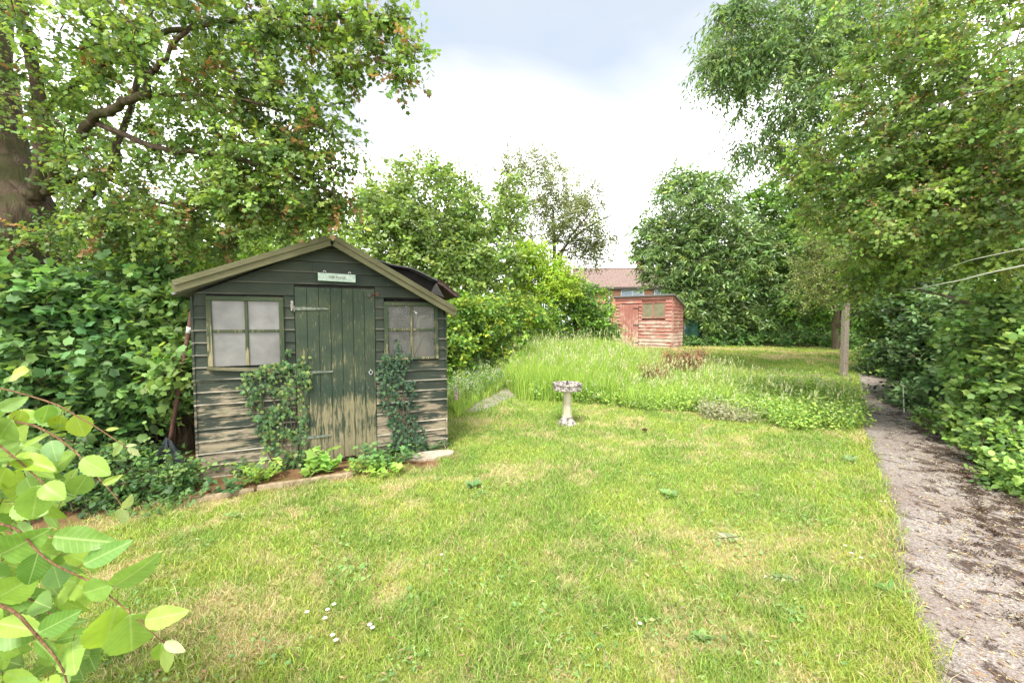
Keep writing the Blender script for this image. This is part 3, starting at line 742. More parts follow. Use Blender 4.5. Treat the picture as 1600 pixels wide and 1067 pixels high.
# edging timber, earth strip, slab, leaning pole, tarpaulin
pa, pb, pc = G(300, 786), G(397, 768), G(552, 743)
def beam(name, a, b, w, h, mat, label, cat, group=None, dz=0):
    L = np.linalg.norm((b-a)[:2]); an = math.atan2(b[1]-a[1], b[0]-a[0]); o = empty(name, (a[0], a[1], dz), an, label, cat, group)
    m = MB(); k = 8
    for i in range(k): pass
    m.hexa([(0,-w/2,-.02),(L,-w/2,-.02),(L,w/2,-.02),(0,w/2,-.02),(0,-w/2+.004,h),(L,-w/2,h*.85),(L,w/2-.004,h*.9),(0,w/2,h)]); m.build('plank', mat, o, bevel=.006); return o
beam('edging_board', pa, pb, .055, .040, M['plank'], 'short grey rotting edging board nearest the shrubs at shed front', 'board')
beam('edging_board', pb+np.array([.02, .015, 0]), pc, .050, .045, M['plank'], 'longer brown edging board below the green shed door', 'board')
sc = G(672, 713); o = empty('paving_slab', sc, A_+.05, 'pale flat stone slab under the ivy at right corner of green shed', 'slab')
m = MB(); rr_ = random.Random(8); m.prism([(0,0)], 0, 0) if 0 else None
pts = [(.30*math.cos(a)*(1+.12*rr_.uniform(-1, 1)), .13*math.sin(a)*(1+.15*rr_.uniform(-1, 1))) for a in np.linspace(0, 2*math.pi, 13)[:-1]]
m.poly([(x, y, -.02) for x, y in pts]+[(x, y, .028) for x, y in pts], [tuple(range(12))[::-1], tuple(range(12, 24))]+[(i, (i+1) % 12, (i+1) % 12+12, i+12) for i in range(12)])
m.build('stone', M['slab'], o, bevel=.006)
pt, pbm = P(301, 480, 3.98), P(262, 712, 4.02)
o = empty('metal_pole', (pbm[0], pbm[1], 0), 0, 'rusty brown pole leaning on the left corner of the green shed', 'pole')
m = MB(); e0 = np.array([pbm[0], pbm[1], 0]); m.tube([np.array([-.03, 0, 0.0]), pbm-e0, (pt-e0)], .019, 10); m.build('shaft', M['rust'], o, True)
q1, q2 = P(294, 540, 3.99)-e0, P(297, 522, 3.985)-e0; q1, q2 = pbm-e0+(pt-pbm)*.83, pbm-e0+(pt-pbm)*.87
m = MB(); m.tube([q1, q2], .0215, 10); m.build('tape', M['tape'], o, True)
tp = P(262, 735, 3.95); o = empty('tarpaulin', (tp[0], tp[1], 0), 0, 'dark blue-green tarpaulin heaped at the foot of the rusty pole', 'tarpaulin')
V = []; nn = 40; prof = [(.40, 0), (.36, .08), (.24, .2), (.13, .33), (.06, .42), (.03, .46)]
fs = []
for i, (r0, z) in enumerate(prof):
    for k in range(nn):
        a = 2*math.pi*k/nn; rad = r0*(1+.22*math.sin(5*a+i*.25)+.12*math.sin(11*a+1.3*i)); rad *= .72; V.append((rad*math.cos(a)*.8-.02+.03*i/5, rad*math.sin(a)*.5, .8*z*(1+.05*math.sin(3*a))-.01))
for i in range(len(prof)-1):
    for k in range(nn): fs.append((i*nn+k, i*nn+(k+1) % nn, (i+1)*nn+(k+1) % nn, (i+1)*nn+k))
mk('cloth', V, fs, M['tarp'], o, None, True)
tq = P(283, 634, 4.7); o = empty('plastic_trug', (tq[0], tq[1], tq[2]-.10), 0, 'small turquoise plastic tub glimpsed through leaves left of shed', 'tub')
m = MB(); m.lathe([(.06, 0), (.09, .16), (.095, .17), (.085, .17), (.055, .02)], 16); m.build('tub', M['teal'], o, True)
# stand for it: old stump
o = empty('tree_stump', (tq[0], tq[1], 0), 0, 'short stump under the turquoise tub', 'stump'); m = MB(); m.tube([(0, 0, -.02), (0, 0, float(tq[2]-.10)*.5), (0, 0, float(tq[2]-.10))], [.13, .11, .10], 12); m.build('stump', M['bark'], o)

# ============================================================ BIRD BATH
bb = G(886, 663); ob = empty('bird_bath', bb, .12, 'pale cast stone bird bath with lichen covered octagonal bowl', 'bird bath')
m = MB(); m.lathe([(.150, -.03), (.150, .012), (.140, .02), (.118, .045), (.090, .085), (.073, .115)], 8, rot=.39); m.build('base', M['lichen'], ob, bevel=.003)
m = MB(); m.lathe([(.078, .1155), (.078, .128), (.067, .131), (.064, .2), (.058, .42), (.056, .475), (.072, .485)], 8, rot=.39); m.build('pedestal', M['stone'], ob, bevel=.003)
m = MB(); m.lathe([(.10, .4855), (.205, .505), (.215, .512), (.215, .565), (.205, .569), (.205, .577), (.222, .581), (.222, .608), (.195, .608), (.16, .582), (.05, .574)], 8, rot=.39); m.build('bowl', M['lichen'], ob, bevel=.004)
m = MB(); m.lathe([(.008, .572), (.022, .58), (.020, .60), (.010, .615), (.013, .63), (.004, .645)], 8); m.build('finial', M['iron'], ob)

# ============================================================ RED SHED
r0 = np.array([4.08, 16.2]); r1 = np.array([5.80, 14.8]); ra = math.atan2(*(r1-r0)[::-1]); RW = float(np.linalg.norm(r1-r0))
rs = empty('red_shed', (r0[0], r0[1], .49), ra, 'faded red timber pent shed with plank door and two pane window', 'shed')
RH, RD = 1.93, 1.15
mb = MB(); shiplap(mb, [(.20, .96, -.1, 1.66), (1.08, 1.96, 1.12, 1.72)], RH, .13, .03, RW-.03, 0, None, .036, 4)
for x in (0, RW-.03): mb.box(x, x+.03, -.034, .03, -.02, RH)
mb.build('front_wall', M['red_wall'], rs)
mb = MB()
z = 0
while z < RH-.02:
    zt = min(z+.13, RH); b = RD
    if z > 1.55: b = RD*(1-(z-1.55)/(RH-1.55))
    mb.hexa([(RW-.01,.03,z),(RW+.026,.03,z),(RW+.026,b,z),(RW-.01,b,z),(RW-.01,.03,zt),(RW+.004,.03,zt),(RW+.004,b,zt),(RW-.01,b,zt)]); z += .13
mb.box(0.0, .02, .032, RD, 0, 1.6); mb.box(.02, RW-.02, RD-.02, RD, 0, 1.58); mb.box(.03, RW-.03, .031, .035, .02, 1.1); mb.box(.03, RW-.03, .031, .035, 1.73, 1.85)
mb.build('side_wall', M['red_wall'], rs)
mb = MB(); y0, y1 = -.10, RD+.12
zf = RH+.012; zb = RH-.012-(y1-0)*.31
mb.hexa([(-.07,y0,zf),(RW+.10,y0,zf),(RW+.10,y1,zb),(-.07,y1,zb),(-.07,y0,zf+.045),(RW+.10,y0,zf+.045),(RW+.10,y1,zb+.045),(-.07,y1,zb+.045)]); mb.build('roof', M['felt'], rs, bevel=.006)
mb = MB(); r = random.Random(2)
for i in range(6): b0 = .205+i*.125; mb.box(b0+.002, b0+.123, -.045, -.02+r.uniform(0, .002), -.02+r.uniform(0, .04), 1.655)
dr = mb.build('door', M['red_door'], rs, bevel=.003)
for z in (1.50, .86, .20): m = MB(); m.box(.74, .97, -.055, -.046, z-.018, z+.018); m.tube([(.965, -.055, z-.05), (.965, -.055, z+.05)], .01, 6); m.build('hinge', M['iron'], dr)
m = MB(); m.box(.13, .29, -.058, -.046, .84, .87); m.box(.2, .235, -.066, -.058, .82, .885); m.build('latch', M['iron'], dr)
m = MB(); x0, x1, z0, z1 = 1.08, 1.96, 1.12, 1.72
m.box(x0, x1, -.045, .02, z1-.035, z1); m.box(x0, x1, -.055, .02, z0, z0+.04); m.box(x0, x0+.03, -.044, .02, z0+.0405, z1-.0355); m.box(x1-.03, x1, -.044, .02, z0+.0405, z1-.0355); m.box((x0+x1)/2-.022, (x0+x1)/2+.022, -.044, .02, z0+.0405, z1-.0355)
fr = m.build('window', M['red_door'], rs, bevel=.004)
m = MB(); m.box(x0+.028, (x0+x1)/2-.02, -.02, -.015, z0+.038, z1-.034); m.box((x0+x1)/2+.02, x1-.028, -.02, -.015, z0+.038, z1-.034); m.build('pane', M['pane_far'], fr)

# water butt
wb = P(1081, 530, 16.9); zb_ = float(gz(wb[0], wb[1])); o = empty('water_butt', (wb[0], wb[1], zb_), 0, 'round green plastic water butt beside the red shed', 'water butt')
m = MB(); m.lathe([(.25, -.02), (.27, .05), (.30, .3), (.31, .33), (.30, .36), (.31, .6), (.32, .63), (.31, .66), (.27, .98), (.25, 1.0)], 24); m.build('barrel', M['butt'], o, True)
m = MB(); m.lathe([(.265, 1.001), (.265, 1.03), (.2, 1.05), (.03, 1.055)], 24); m.build('lid', M['butt'], o, True)

# clothes post
cp = G(1318, 588); ct = P(1322.5, 428, cp[1]); o = empty('concrete_post', (cp[0], cp[1], cp[2]), .15, 'tall grey concrete clothes line post at the left side of the path', 'post')
H = ct[2]-cp[2]; lx = (ct[0]-cp[0])*.6
m = MB(); h = .062; h2 = .052
m.hexa([(-h,-h,-.1),(h,-h,-.1),(h,h,-.1),(-h,h,-.1),(lx-h2,-h2,H-.06),(lx+h2,-h2,H-.06),(lx+h2,h2,H-.06),(lx-h2,h2,H-.06)]); m.build('shaft', M['post'], o, bevel=.012)
m = MB(); m.hexa([(lx-.062,-.062,H-.059),(lx+.062,-.062,H-.059),(lx+.062,.062,H-.059),(lx-.062,.062,H-.059),(lx-.045,-.045,H),(lx+.045,-.045,H),(lx+.045,.045,H),(lx-.045,.045,H)]); m.build('cap', M['post'], o, bevel=.008)
top = np.array([float(ct[0]), float(ct[1]), float(ct[2])-.05])
for lab, pts in (('pale sagging washing line running from the concrete post to the right', [(1400, 451, 6.2), (1480, 442, 4.3), (1600, 415, 2.9)]), ('thinner upper washing line above the main sagging line', [(1400, 444, 6.4), (1450, 431, 5.2), (1500, 412, 4.4), (1560, 397, 3.7)])):
    o = empty('washing_line', top, 0, lab, 'rope'); L = smoothline(np.array([top]+[P(*q) for q in pts]+[np.array([3.45, 1.2, 2.02 if 'pale' in lab else 2.12])]), 6)-top; m = MB(); m.tube(list(L), .0055 if 'pale' in lab else .0035, 6); m.build('rope', M['cane'], o, True)
o = empty('wooden_post', (3.45, 1.2, 0), 0, 'weathered timber post holding the near end of the washing lines', 'post'); m = MB(); m.box(-.045, .045, -.045, .045, -.1, 2.2); m.build('shaft', M['plank'], o, bevel=.006); m = MB(); m.hexa([(-.05,-.05,2.201),(.05,-.05,2.201),(.05,.05,2.201),(-.05,.05,2.201),(-.02,-.02,2.24),(.02,-.02,2.24),(.02,.02,2.24),(-.02,.02,2.24)]); m.build('cap', M['plank'], o)
# white cane by the hedge
c0 = G(1413, 647); c1 = P(1411, 600, c0[1]); o = empty('garden_cane', c0, 0, 'thin white cane standing upright at the hedge foot', 'cane'); m = MB(); m.tube([(0, 0, -.02), c1-c0], [.008, .007], 8); m.build('cane', M['cane'], o)

# ============================================================ HOUSE FAR BEHIND
hx0 = (903-800)/640*38; zE = 1.5+(502-449)*38/640; zR = 1.5+(502-424)*41.5/640
hs = empty('brick_house', (hx0, 38, .5), -.10, 'orange brick house with brown tiled roof behind the red shed', 'house')
LW, dzE, dzR = 13, zE-.5, zR-.5
m = MB(); m.box(0, LW, 0, 7, -.5, dzE); m.prism([(0, 0)], 0, 0) if 0 else None
m.poly([(0,0,dzE),(0,7,dzE),(0,3.5,dzR-.1),(LW,0,dzE),(LW,7,dzE),(LW,3.5,dzR-.1)], [(0,1,2),(5,4,3)])
m.build('wall', M['brick'], hs)
m = MB(); m.hexa([(-.35,-.4,dzE-.16),(LW+.3,-.4,dzE-.16),(LW+.3,3.5,dzR-.0),(-.35,3.5,dzR),(-.35,-.4,dzE-.02),(LW+.3,-.4,dzE-.02),(LW+.3,3.5,dzR+.14),(-.35,3.5,dzR+.14)])
m.hexa([(-.35,3.5,dzR),(LW+.3,3.5,dzR),(LW+.3,7.4,dzE-.16),(-.35,7.4,dzE-.16),(-.35,3.5,dzR+.14),(LW+.3,3.5,dzR+.14),(LW+.3,7.4,dzE-.02),(-.35,7.4,dzE-.02)]); m.tube([(-.35, 3.5, dzR+.13), (LW+.3, 3.5, dzR+.13)], .12, 8)
m.build('roof', M['roof_tile'], hs)
m = MB(); m.box(-.35, LW+.3, -.50, -.405, dzE-.26, dzE-.10); m.build('gutter', M['iron'], hs)
for i, x in enumerate((1.55, 4.6, 8.8)):
    x0, x1, z0, z1 = x+2.2, x+4.0, dzE-1.5, dzE-.28
    if i == 0: x0, x1 = 3.85, 5.9
    m = MB(); m.box(x0, x1, -.06, .02, z1-.08, z1); m.box(x0, x1, -.09, .02, z0, z0+.1); m.box(x0, x0+.08, -.06, .02, z0+.1, z1-.08); m.box(x1-.08, x1, -.06, .02, z0+.1, z1-.08); m.box((x0+x1)/2-.04, (x0+x1)/2+.04, -.06, .02, z0+.1, z1-.08)
    f_ = m.build('window', M['white_paint'], hs)
    m = MB(); m.box(x0+.08, (x0+x1)/2-.04, -.03, -.02, z0+.1, z1-.08); m.box((x0+x1)/2+.04, x1-.08, -.03, -.02, z0+.1, z1-.08); m.build('pane', M['pane_house'], f_)
m = MB(); m.box(2.75, 2.87, -.05, .02, -.5, dzE-.27); m.build('downpipe', M['white_paint'], hs)
m = MB(); m.box(6, 6.7, 3.2, 3.9, dzR-.2, dzR+.9); m.build('chimney', M['brick'], hs)
#PLANTS
# ============================================================ TREES AND SHRUBS
def limbpx(*pts): return [P(*p) for p in pts]
HAWC = [(.105, .185, .035), (.17, .26, .045), (.06, .12, .028), (.22, .12, .05)]
def berries(frac, n, size, cols, r=.05):
    def f(cl, wd, tips, dirs):
        m = tips[rng.random(len(tips)) < frac]; A = np.repeat(m, n, 0)+rng.normal(size=(len(m)*n, 3))*r
        cl.add(OV4, A, unit(rng.normal(size=A.shape)), unit(rng.normal(size=A.shape)), size*(.6+.8*rng.random(len(A))), pal(len(A), cols))
    return f
# 1 big old tree on the left
base = np.array([-6.35, 5.3, 0.])
limbs = [([base+[0, 0, -.1], base+[.1, 0, .8], P(38, 430, 5.15), P(38, 330, 5.1), P(10, 240, 5.15), P(2, 120, 5.2), P(-5, 0, 5.3), P(-20, -200, 5.5)], [.40, .36, .33, .31, .18, .15, .13, .1], 0),
         (limbpx((50, 315, 4.95), (62, 270, 4.8), (60, 190, 4.7), (50, 100, 4.6), (38, 40, 4.5), (20, -80, 4.5)), .085, .035),
         (limbpx((70, 300, 4.9), (95, 255, 4.7), (145, 188, 4.4), (185, 168, 4.2), (228, 148, 4.0), (232, 118, 3.95), (250, 100, 3.9), (300, 40, 3.8)), .058, .016),
         (limbpx((145, 190, 4.45), (205, 215, 4.3), (260, 235, 4.2), (330, 240, 4.1), (420, 262, 4.0), (520, 300, 3.95)), .035, .012),
         (limbpx((80, 300, 4.9), (130, 275, 5), (200, 290, 4.8), (270, 322, 4.5), (370, 320, 4.3), (470, 335, 4.1)), .04, .012),
         (limbpx((112, 352, 5.4), (150, 295, 5.3), (185, 230, 5.2), (230, 70, 5.0)), .06, .03),
         (limbpx((60, 190, 4.7), (130, 120, 4.4), (240, 60, 4.1), (380, 30, 3.9), (520, 22, 3.7), (640, 30, 3.6)), .035, .008),
         (limbpx((228, 148, 4.15), (330, 150, 4.0), (430, 170, 3.9), (520, 210, 3.9)), .02, .008),
         (limbpx((520, 22, 3.7), (590, 60, 3.65), (655, 98, 3.6)), .009, .004),
         (limbpx((540, 24, 3.7), (600, 90, 3.65), (632, 128, 3.6)), .008, .004)]
bl = [(60, 60, 4.6, 190, 130, 1.0, 90), (180, 60, 4.2, 220, 130, .9, 115), (330, 40, 4.0, 170, 90, .8, 80), (240, 220, 4.4, 190, 130, .8, 105), (110, 210, 4.5, 150, 120, .7, 45),
      (400, 190, 4.1, 130, 110, .6, 85), (440, 285, 4.1, 125, 75, .5, 85), (330, 330, 4.3, 190, 60, .6, 90), (170, 370, 4.7, 190, 55, .6, 85), (480, 110, 3.9, 70, 70, .4, 16), (500, 30, 3.8, 100, 35, .4, 30),
      (522, 330, 4.15, 50, 28, .15, 10), (580, 40, 3.65, 50, 34, .2, 12), (600, 85, 3.65, 26, 22, .12, 6), (640, 70, 3.6, 20, 20, .1, 4), (625, 115, 3.62, 10, 12, .05, 3), (555, 105, 3.7, 14, 26, .08, 4), (480, 230, 4.0, 70, 60, .4, 22), (528, 95, 3.7, 14, 40, .1, 6), (600, 15, 3.6, 40, 14, .15, 5), (-150, 100, 4.6, 220, 300, 1.2, 110), (100, -200, 4.4, 400, 160, 1.2, 120)]
plant('old_tree', 'old rough barked tree whose lobed leaves arch over the green shed', 'tree', base, limbs, bl, MAPLE, .049, HAWC, [.5, .27, .18, .05], 'leaf', 'bark', rt=.005,
      twigs=5, nl=11, tl=.26, droop=.35, clumpvar=.22, clear=[(40, 290, 70, 70, .85), (45, 160, 45, 70, .6), (130, 205, 45, 30, .55), (235, 140, 30, 30, .6), (190, 190, 70, 50, .75), (100, 75, 55, 40, .8), (290, 70, 40, 30, .7), (240, 290, 100, 25, .5)], extra=berries(.4, 12, .020, [(.38, .17, .07), (.30, .22, .08)], .04))
# trees in the gap behind and left of the shed
G1 = 'background trees beyond the green shed'
def bgtree(base, h, r, n, label, tm, size, cols, w=None, blobs=None, name='tree', r0=.12, kind='leaf', grp=G1, cat='tree', **kw):
    b = np.array(base, float); b[2] = gz(b[0], b[1])
    limbs = [([b+[0, 0, -.1], b+[.05, .05, h*.35], b+[-.05, .1, h*.75]], r0, r0*.35)]
    for k in range(6):
        a = k*1.05+b[0]; z0 = h*(.2+.07*k); limbs.append(([b+[0, .03, z0], b+[math.cos(a)*r*.35, math.sin(a)*r*.35, z0+h*.16], b+[math.cos(a)*r*.75, math.sin(a)*r*.75, z0+h*.25]], r0*.45, r0*.12))
    kw.setdefault('rt', .007); return plant(name, label, cat, b, limbs, blobs, tm, size, cols, w, kind, 'twig', grp, **kw)
LIME = [(.17, .30, .035), (.24, .36, .04), (.10, .19, .03)]
bgtree((-4.6, 8.2, 0), 3.4, 2, 0, 'bright green shrubby tree showing between the old tree and shed roof', OV8, .085, LIME, None,
       [(330, 400, 7.2, 170, 70, 1.0, 210), (160, 420, 7.2, 170, 90, 1.0, 170), (450, 360, 8.5, 130, 60, 1.0, 110)], twigs=4, nl=8, tl=.35)
bgtree((-9, 9.5, 0), 5.2, 2.5, 0, 'tall shady tree at far left behind the old trunk', MAPLE, .10, [(.07, .14, .03), (.12, .20, .04)], None,
       [(60, 260, 9, 190, 170, 1.4, 190), (260, 200, 10, 170, 130, 1.4, 80), (-120, 300, 8.5, 200, 260, 1.6, 150), (80, 460, 8, 190, 90, 1.2, 150)], twigs=4, nl=8, tl=.4)
# left bank of large-leaved currant shrubs
CUR = [(.08, .175, .05), (.11, .22, .055), (.05, .12, .04), (.16, .28, .06)]
def bush(name, label, base, blobs, tm, size, cols, w=None, kind='leaf', cat='shrub', grp=None, r0=.02, bark_='twig', **kw):
    b = np.array(base, float); b[2] = gz(b[0], b[1]); limbs = []
    tp, _ = blob_pts([(*q[:6], 3) for q in blobs])
    for t in tp[:14]:
        m = b*.55+t*.45; m[2] = b[2]+(t[2]-b[2])*.6; s = b+np.array([rng.normal()*.12, rng.normal()*.12, -.04]); limbs.append(([s, m, t], r0, r0*.35))
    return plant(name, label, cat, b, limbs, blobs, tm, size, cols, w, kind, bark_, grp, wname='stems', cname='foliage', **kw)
GC = 'large leaved shrubs filling the left side'
K = dict(twigs=6, nl=7, tl=.27, droop=.2, flat=.6, clumpvar=.2, trt=.003)
bush('currant_bush', 'tall dark lobed leaf shrub in front of the old tree trunk', (-5.0, 4.6, 0), [(40, 480, 4.3, 130, 75, .4, 75), (60, 570, 4.2, 150, 70, .4, 85), (-90, 520, 4.2, 120, 190, .5, 90), (-40, 680, 4.0, 120, 120, .4, 60)], CURR, .090, CUR, [.45, .25, .2, .1], grp=GC, **K)
bush('currant_bush', 'middle lobed leaf shrub between the old tree and leaning pole', (-4.3, 4.9, 0), [(170, 500, 4.5, 90, 75, .4, 75), (190, 600, 4.4, 75, 80, .35, 70), (240, 480, 4.6, 60, 70, .35, 50), (130, 690, 4.2, 75, 60, .35, 48)], CURR, .084, CUR, [.45, .25, .2, .1], grp=GC, **K)
bush('currant_bush', 'lighter green lobed leaf shrub touching the shed left corner', (-3.9, 4.7, 0), [(265, 540, 4.45, 40, 90, .22, 46), (285, 600, 4.5, 22, 70, .15, 20), (262, 575, 3.95, 28, 22, .10, 8)], CURR, .072, [(.10, .2, .045), (.15, .26, .05)], None, grp=GC, **K)
bush('bramble', 'low mixed bramble spreading over soil at left lawn edge', (-3.35, 3.4, 0), [(165, 770, 3.3, 60, 40, .25, 44), (80, 745, 3.3, 95, 70, .3, 70), (240, 755, 3.5, 62, 26, .18, 42), (285, 735, 3.6, 35, 26, .1, 22), (190, 725, 3.7, 60, 30, .2, 30), (-60, 760, 3.0, 120, 90, .4, 60)], OV8, .046, [(.07, .16, .04), (.12, .22, .045), (.04, .10, .03)], None, cat='bramble', twigs=4, nl=7, tl=.15, flat=.9)
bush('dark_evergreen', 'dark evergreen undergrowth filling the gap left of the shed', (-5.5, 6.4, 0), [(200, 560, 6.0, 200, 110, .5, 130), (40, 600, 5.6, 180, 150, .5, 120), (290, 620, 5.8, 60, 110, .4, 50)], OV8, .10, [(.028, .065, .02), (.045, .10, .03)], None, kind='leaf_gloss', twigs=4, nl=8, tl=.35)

# behind the shed and in the middle
PALE = [(.16, .25, .055), (.21, .31, .075), (.11, .18, .045)]
bgtree((-1.6, 13.5, 0), 5.0, 2.5, 0, 'broad pale green leafy tree directly behind the green shed roof', OV8, .12, PALE, None,
       [(650, 340, 12.5, 95, 80, 1.5, 230), (740, 360, 13, 85, 80, 1.5, 190), (600, 390, 12, 60, 70, 1.2, 100), (700, 425, 12, 130, 60, 1.2, 190), (660, 268, 13, 40, 20, .6, 22), (620, 300, 12.5, 30, 20, .6, 16), (795, 320, 13.5, 35, 50, .6, 32), (700, 275, 13, 14, 20, .3, 6), (580, 300, 13, 30, 40, .6, 18)], twigs=5, nl=8, tl=.5, droop=.1)
bgtree((2.0, 19.5, 0), 8.3, 4, 0, 'tall thin crowned tree with sparse purplish twigs above the hedge', OV4, .11, [(.14, .19, .07), (.19, .24, .08), (.12, .13, .06)], None,
       [(820, 262, 19, 62, 34, 1.4, 100), (860, 300, 19, 90, 46, 1.6, 190), (905, 345, 19, 58, 50, 1.5, 150), (850, 360, 19, 95, 50, 1.6, 160), (935, 385, 19, 32, 34, 1, 60), (905, 400, 19, 50, 22, 1, 50)], twigs=5, nl=7, tl=.55, droop=.0, rt=.007, r0=.15)
bgtree((.9, 13.2, 0), 3.4, 1.3, 0, 'bright yellow green upright bush rising over the hedge', OV4, .085, [(.25, .38, .015), (.18, .30, .02), (.32, .44, .03)], None,
       [(835, 410, 13, 46, 36, .7, 120), (845, 450, 12.8, 62, 40, .8, 150), (815, 398, 13, 22, 18, .4, 22), (880, 440, 13, 35, 30, .5, 50)], twigs=5, nl=9, tl=.3, name='golden_bush', cat='bush', droop=-.1)
HED = [(.20, .32, .025), (.11, .22, .03), (.28, .36, .02), (.07, .15, .03)]
bush('hedge', 'yellow topped leafy hedge running back from the green shed', (-.9, 10.6, 0), [(740, 500, 9.6, 55, 38, .7, 150), (710, 560, 8.8, 30, 60, .5, 90), (780, 490, 10.5, 60, 32, .7, 130), (760, 545, 10, 70, 40, .6, 150), (835, 500, 11.5, 45, 38, .7, 110), (720, 478, 9.3, 30, 18, .4, 40), (690, 530, 8.8, 40, 60, .5, 60)], OV8, .085, HED, [.35, .3, .15, .2], cat='hedge', twigs=4, nl=8, tl=.26)
bush('round_bush', 'rounded mid green bush left of the red shed door', (2.3, 14.2, 0), [(915, 490, 13.6, 44, 50, .8, 190), (890, 455, 13.8, 36, 34, .7, 90), (940, 515, 13.8, 28, 34, .5, 70), (870, 500, 13.2, 40, 50, .6, 90)], OV8, .085, [(.11, .24, .03), (.18, .32, .035), (.07, .15, .03)], None, twigs=5, nl=8, tl=.28)
LAU = [(.10, .18, .05), (.15, .25, .06), (.07, .125, .04), (.24, .33, .05)]
bgtree((8.2, 18.0, 0), 6.5, 3, 0, 'large glossy laurel tree behind and right of the red shed', LANCE, .21, LAU, [.4, .3, .25, .05],
       [(1080, 340, 17.4, 75, 70, 1.6, 240), (1040, 400, 17, 55, 70, 1.2, 130), (1130, 400, 17, 90, 80, 1.5, 270), (1110, 470, 16.8, 70, 50, 1.0, 150), (1190, 440, 16.8, 70, 80, 1.2, 180), (1065, 285, 17.8, 35, 28, .8, 36), (1110, 290, 17.8, 40, 30, .8, 36), (1160, 500, 16.8, 100, 26, .8, 90), (1010, 385, 17.5, 24, 55, .8, 40), (1080, 478, 16.3, 22, 20, .4, 26)], name='laurel_tree', kind='leaf_gloss', grp=None, clear=[(1082, 515, 20, 26, 1)], twigs=5, nl=8, tl=.5, droop=.35, flat=.2)
bgtree((11.4, 18.5, 0), 6.0, 3, 0, 'ivy covered tree right of the laurel with bare brown twigs', OV8, .13, [(.09, .20, .03), (.15, .28, .035), (.06, .13, .03)], None,
       [(1240, 330, 17.5, 70, 60, 1.4, 200), (1250, 410, 17, 70, 70, 1.4, 220), (1280, 480, 16.5, 90, 50, 1.2, 180), (1180, 320, 17.8, 40, 30, .9, 40), (1310, 380, 16.5, 70, 100, 1.3, 160)], grp=None, name='ivy_clad_tree', twigs=5, nl=8, tl=.4)
bgtree((11.2, 14.2, 0), 3.6, 1.8, 0, 'pale twiggy open shrub behind the concrete post', OV4, .075, [(.20, .26, .08), (.26, .30, .12), (.13, .18, .05)], None,
       [(1290, 400, 14, 60, 70, 1.0, 170), (1330, 340, 14, 60, 50, 1.0, 100), (1350, 440, 13, 50, 60, .8, 110), (1260, 450, 14, 30, 45, .6, 50)], grp=None, name='open_shrub', cat='shrub', twigs=5, nl=6, tl=.4, droop=0)
# ground cover at the far lawn edge
bush('ground_ivy', 'low dark ground ivy lining the far lawn edge under laurel', (8.5, 16.8, 0), [(1100, 533, 16.4, 60, 9, .5, 110), (1190, 530, 16.3, 70, 10, .5, 140), (1270, 530, 15.8, 60, 12, .5, 110), (1320, 532, 15, 40, 14, .5, 60)], IVY, .10, [(.06, .15, .035), (.12, .24, .05)], None, cat='ivy', twigs=3, nl=7, tl=.3, flat=.9)
# ---- right hand side
ASH = [(.11, .20, .06), (.16, .26, .07), (.08, .15, .05)]
base = np.array([9.6, 8.8, .3])
limbs = [([base+[0, 0, -.4], base+[-.1, 0, 2.0], base+[-.4, -.2, 4.2], base+[-.6, -.4, 6.5]], .17, .08),
         ([base+[-.3, -.1, 3.0], P(1450, 70, 8.2), P(1340, 60, 8.1), P(1230, 75, 8.0), P(1150, 85, 7.9)], .05, .015),
         ([base+[-.3, -.1, 2.6], P(1470, 190, 8), P(1380, 100, 8), P(1300, 10, 8), P(1250, -80, 8)], .045, .015)]
plant('ash_tree', 'ash tree with feathery narrow leaflets reaching into the sky at upper right', 'tree', base, limbs,
      [(1190, 60, 8, 95, 70, 1.0, 105), (1150, 105, 8, 60, 40, .6, 40), (1240, 130, 8, 85, 80, 1.0, 62), (1200, 210, 8.2, 55, 65, .7, 38), (1290, 50, 8, 110, 70, 1.0, 95), (1400, 30, 8, 130, 90, 1.2, 100), (1290, 190, 8, 90, 80, 1.0, 66), (1260, 255, 8.4, 60, 40, .7, 32), (1110, 95, 7.9, 18, 16, .2, 6), (1150, 15, 7.9, 30, 20, .3, 12), (1300, -130, 8, 240, 90, 1.3, 90), (1600, -60, 8, 150, 150, 1.2, 70)],
      LANCE, .105, ASH, None, 'leaf', 'bark_pale', rt=.006, twigs=6, nl=12, tl=.5, droop=.65, flat=.25, clumpvar=.15)
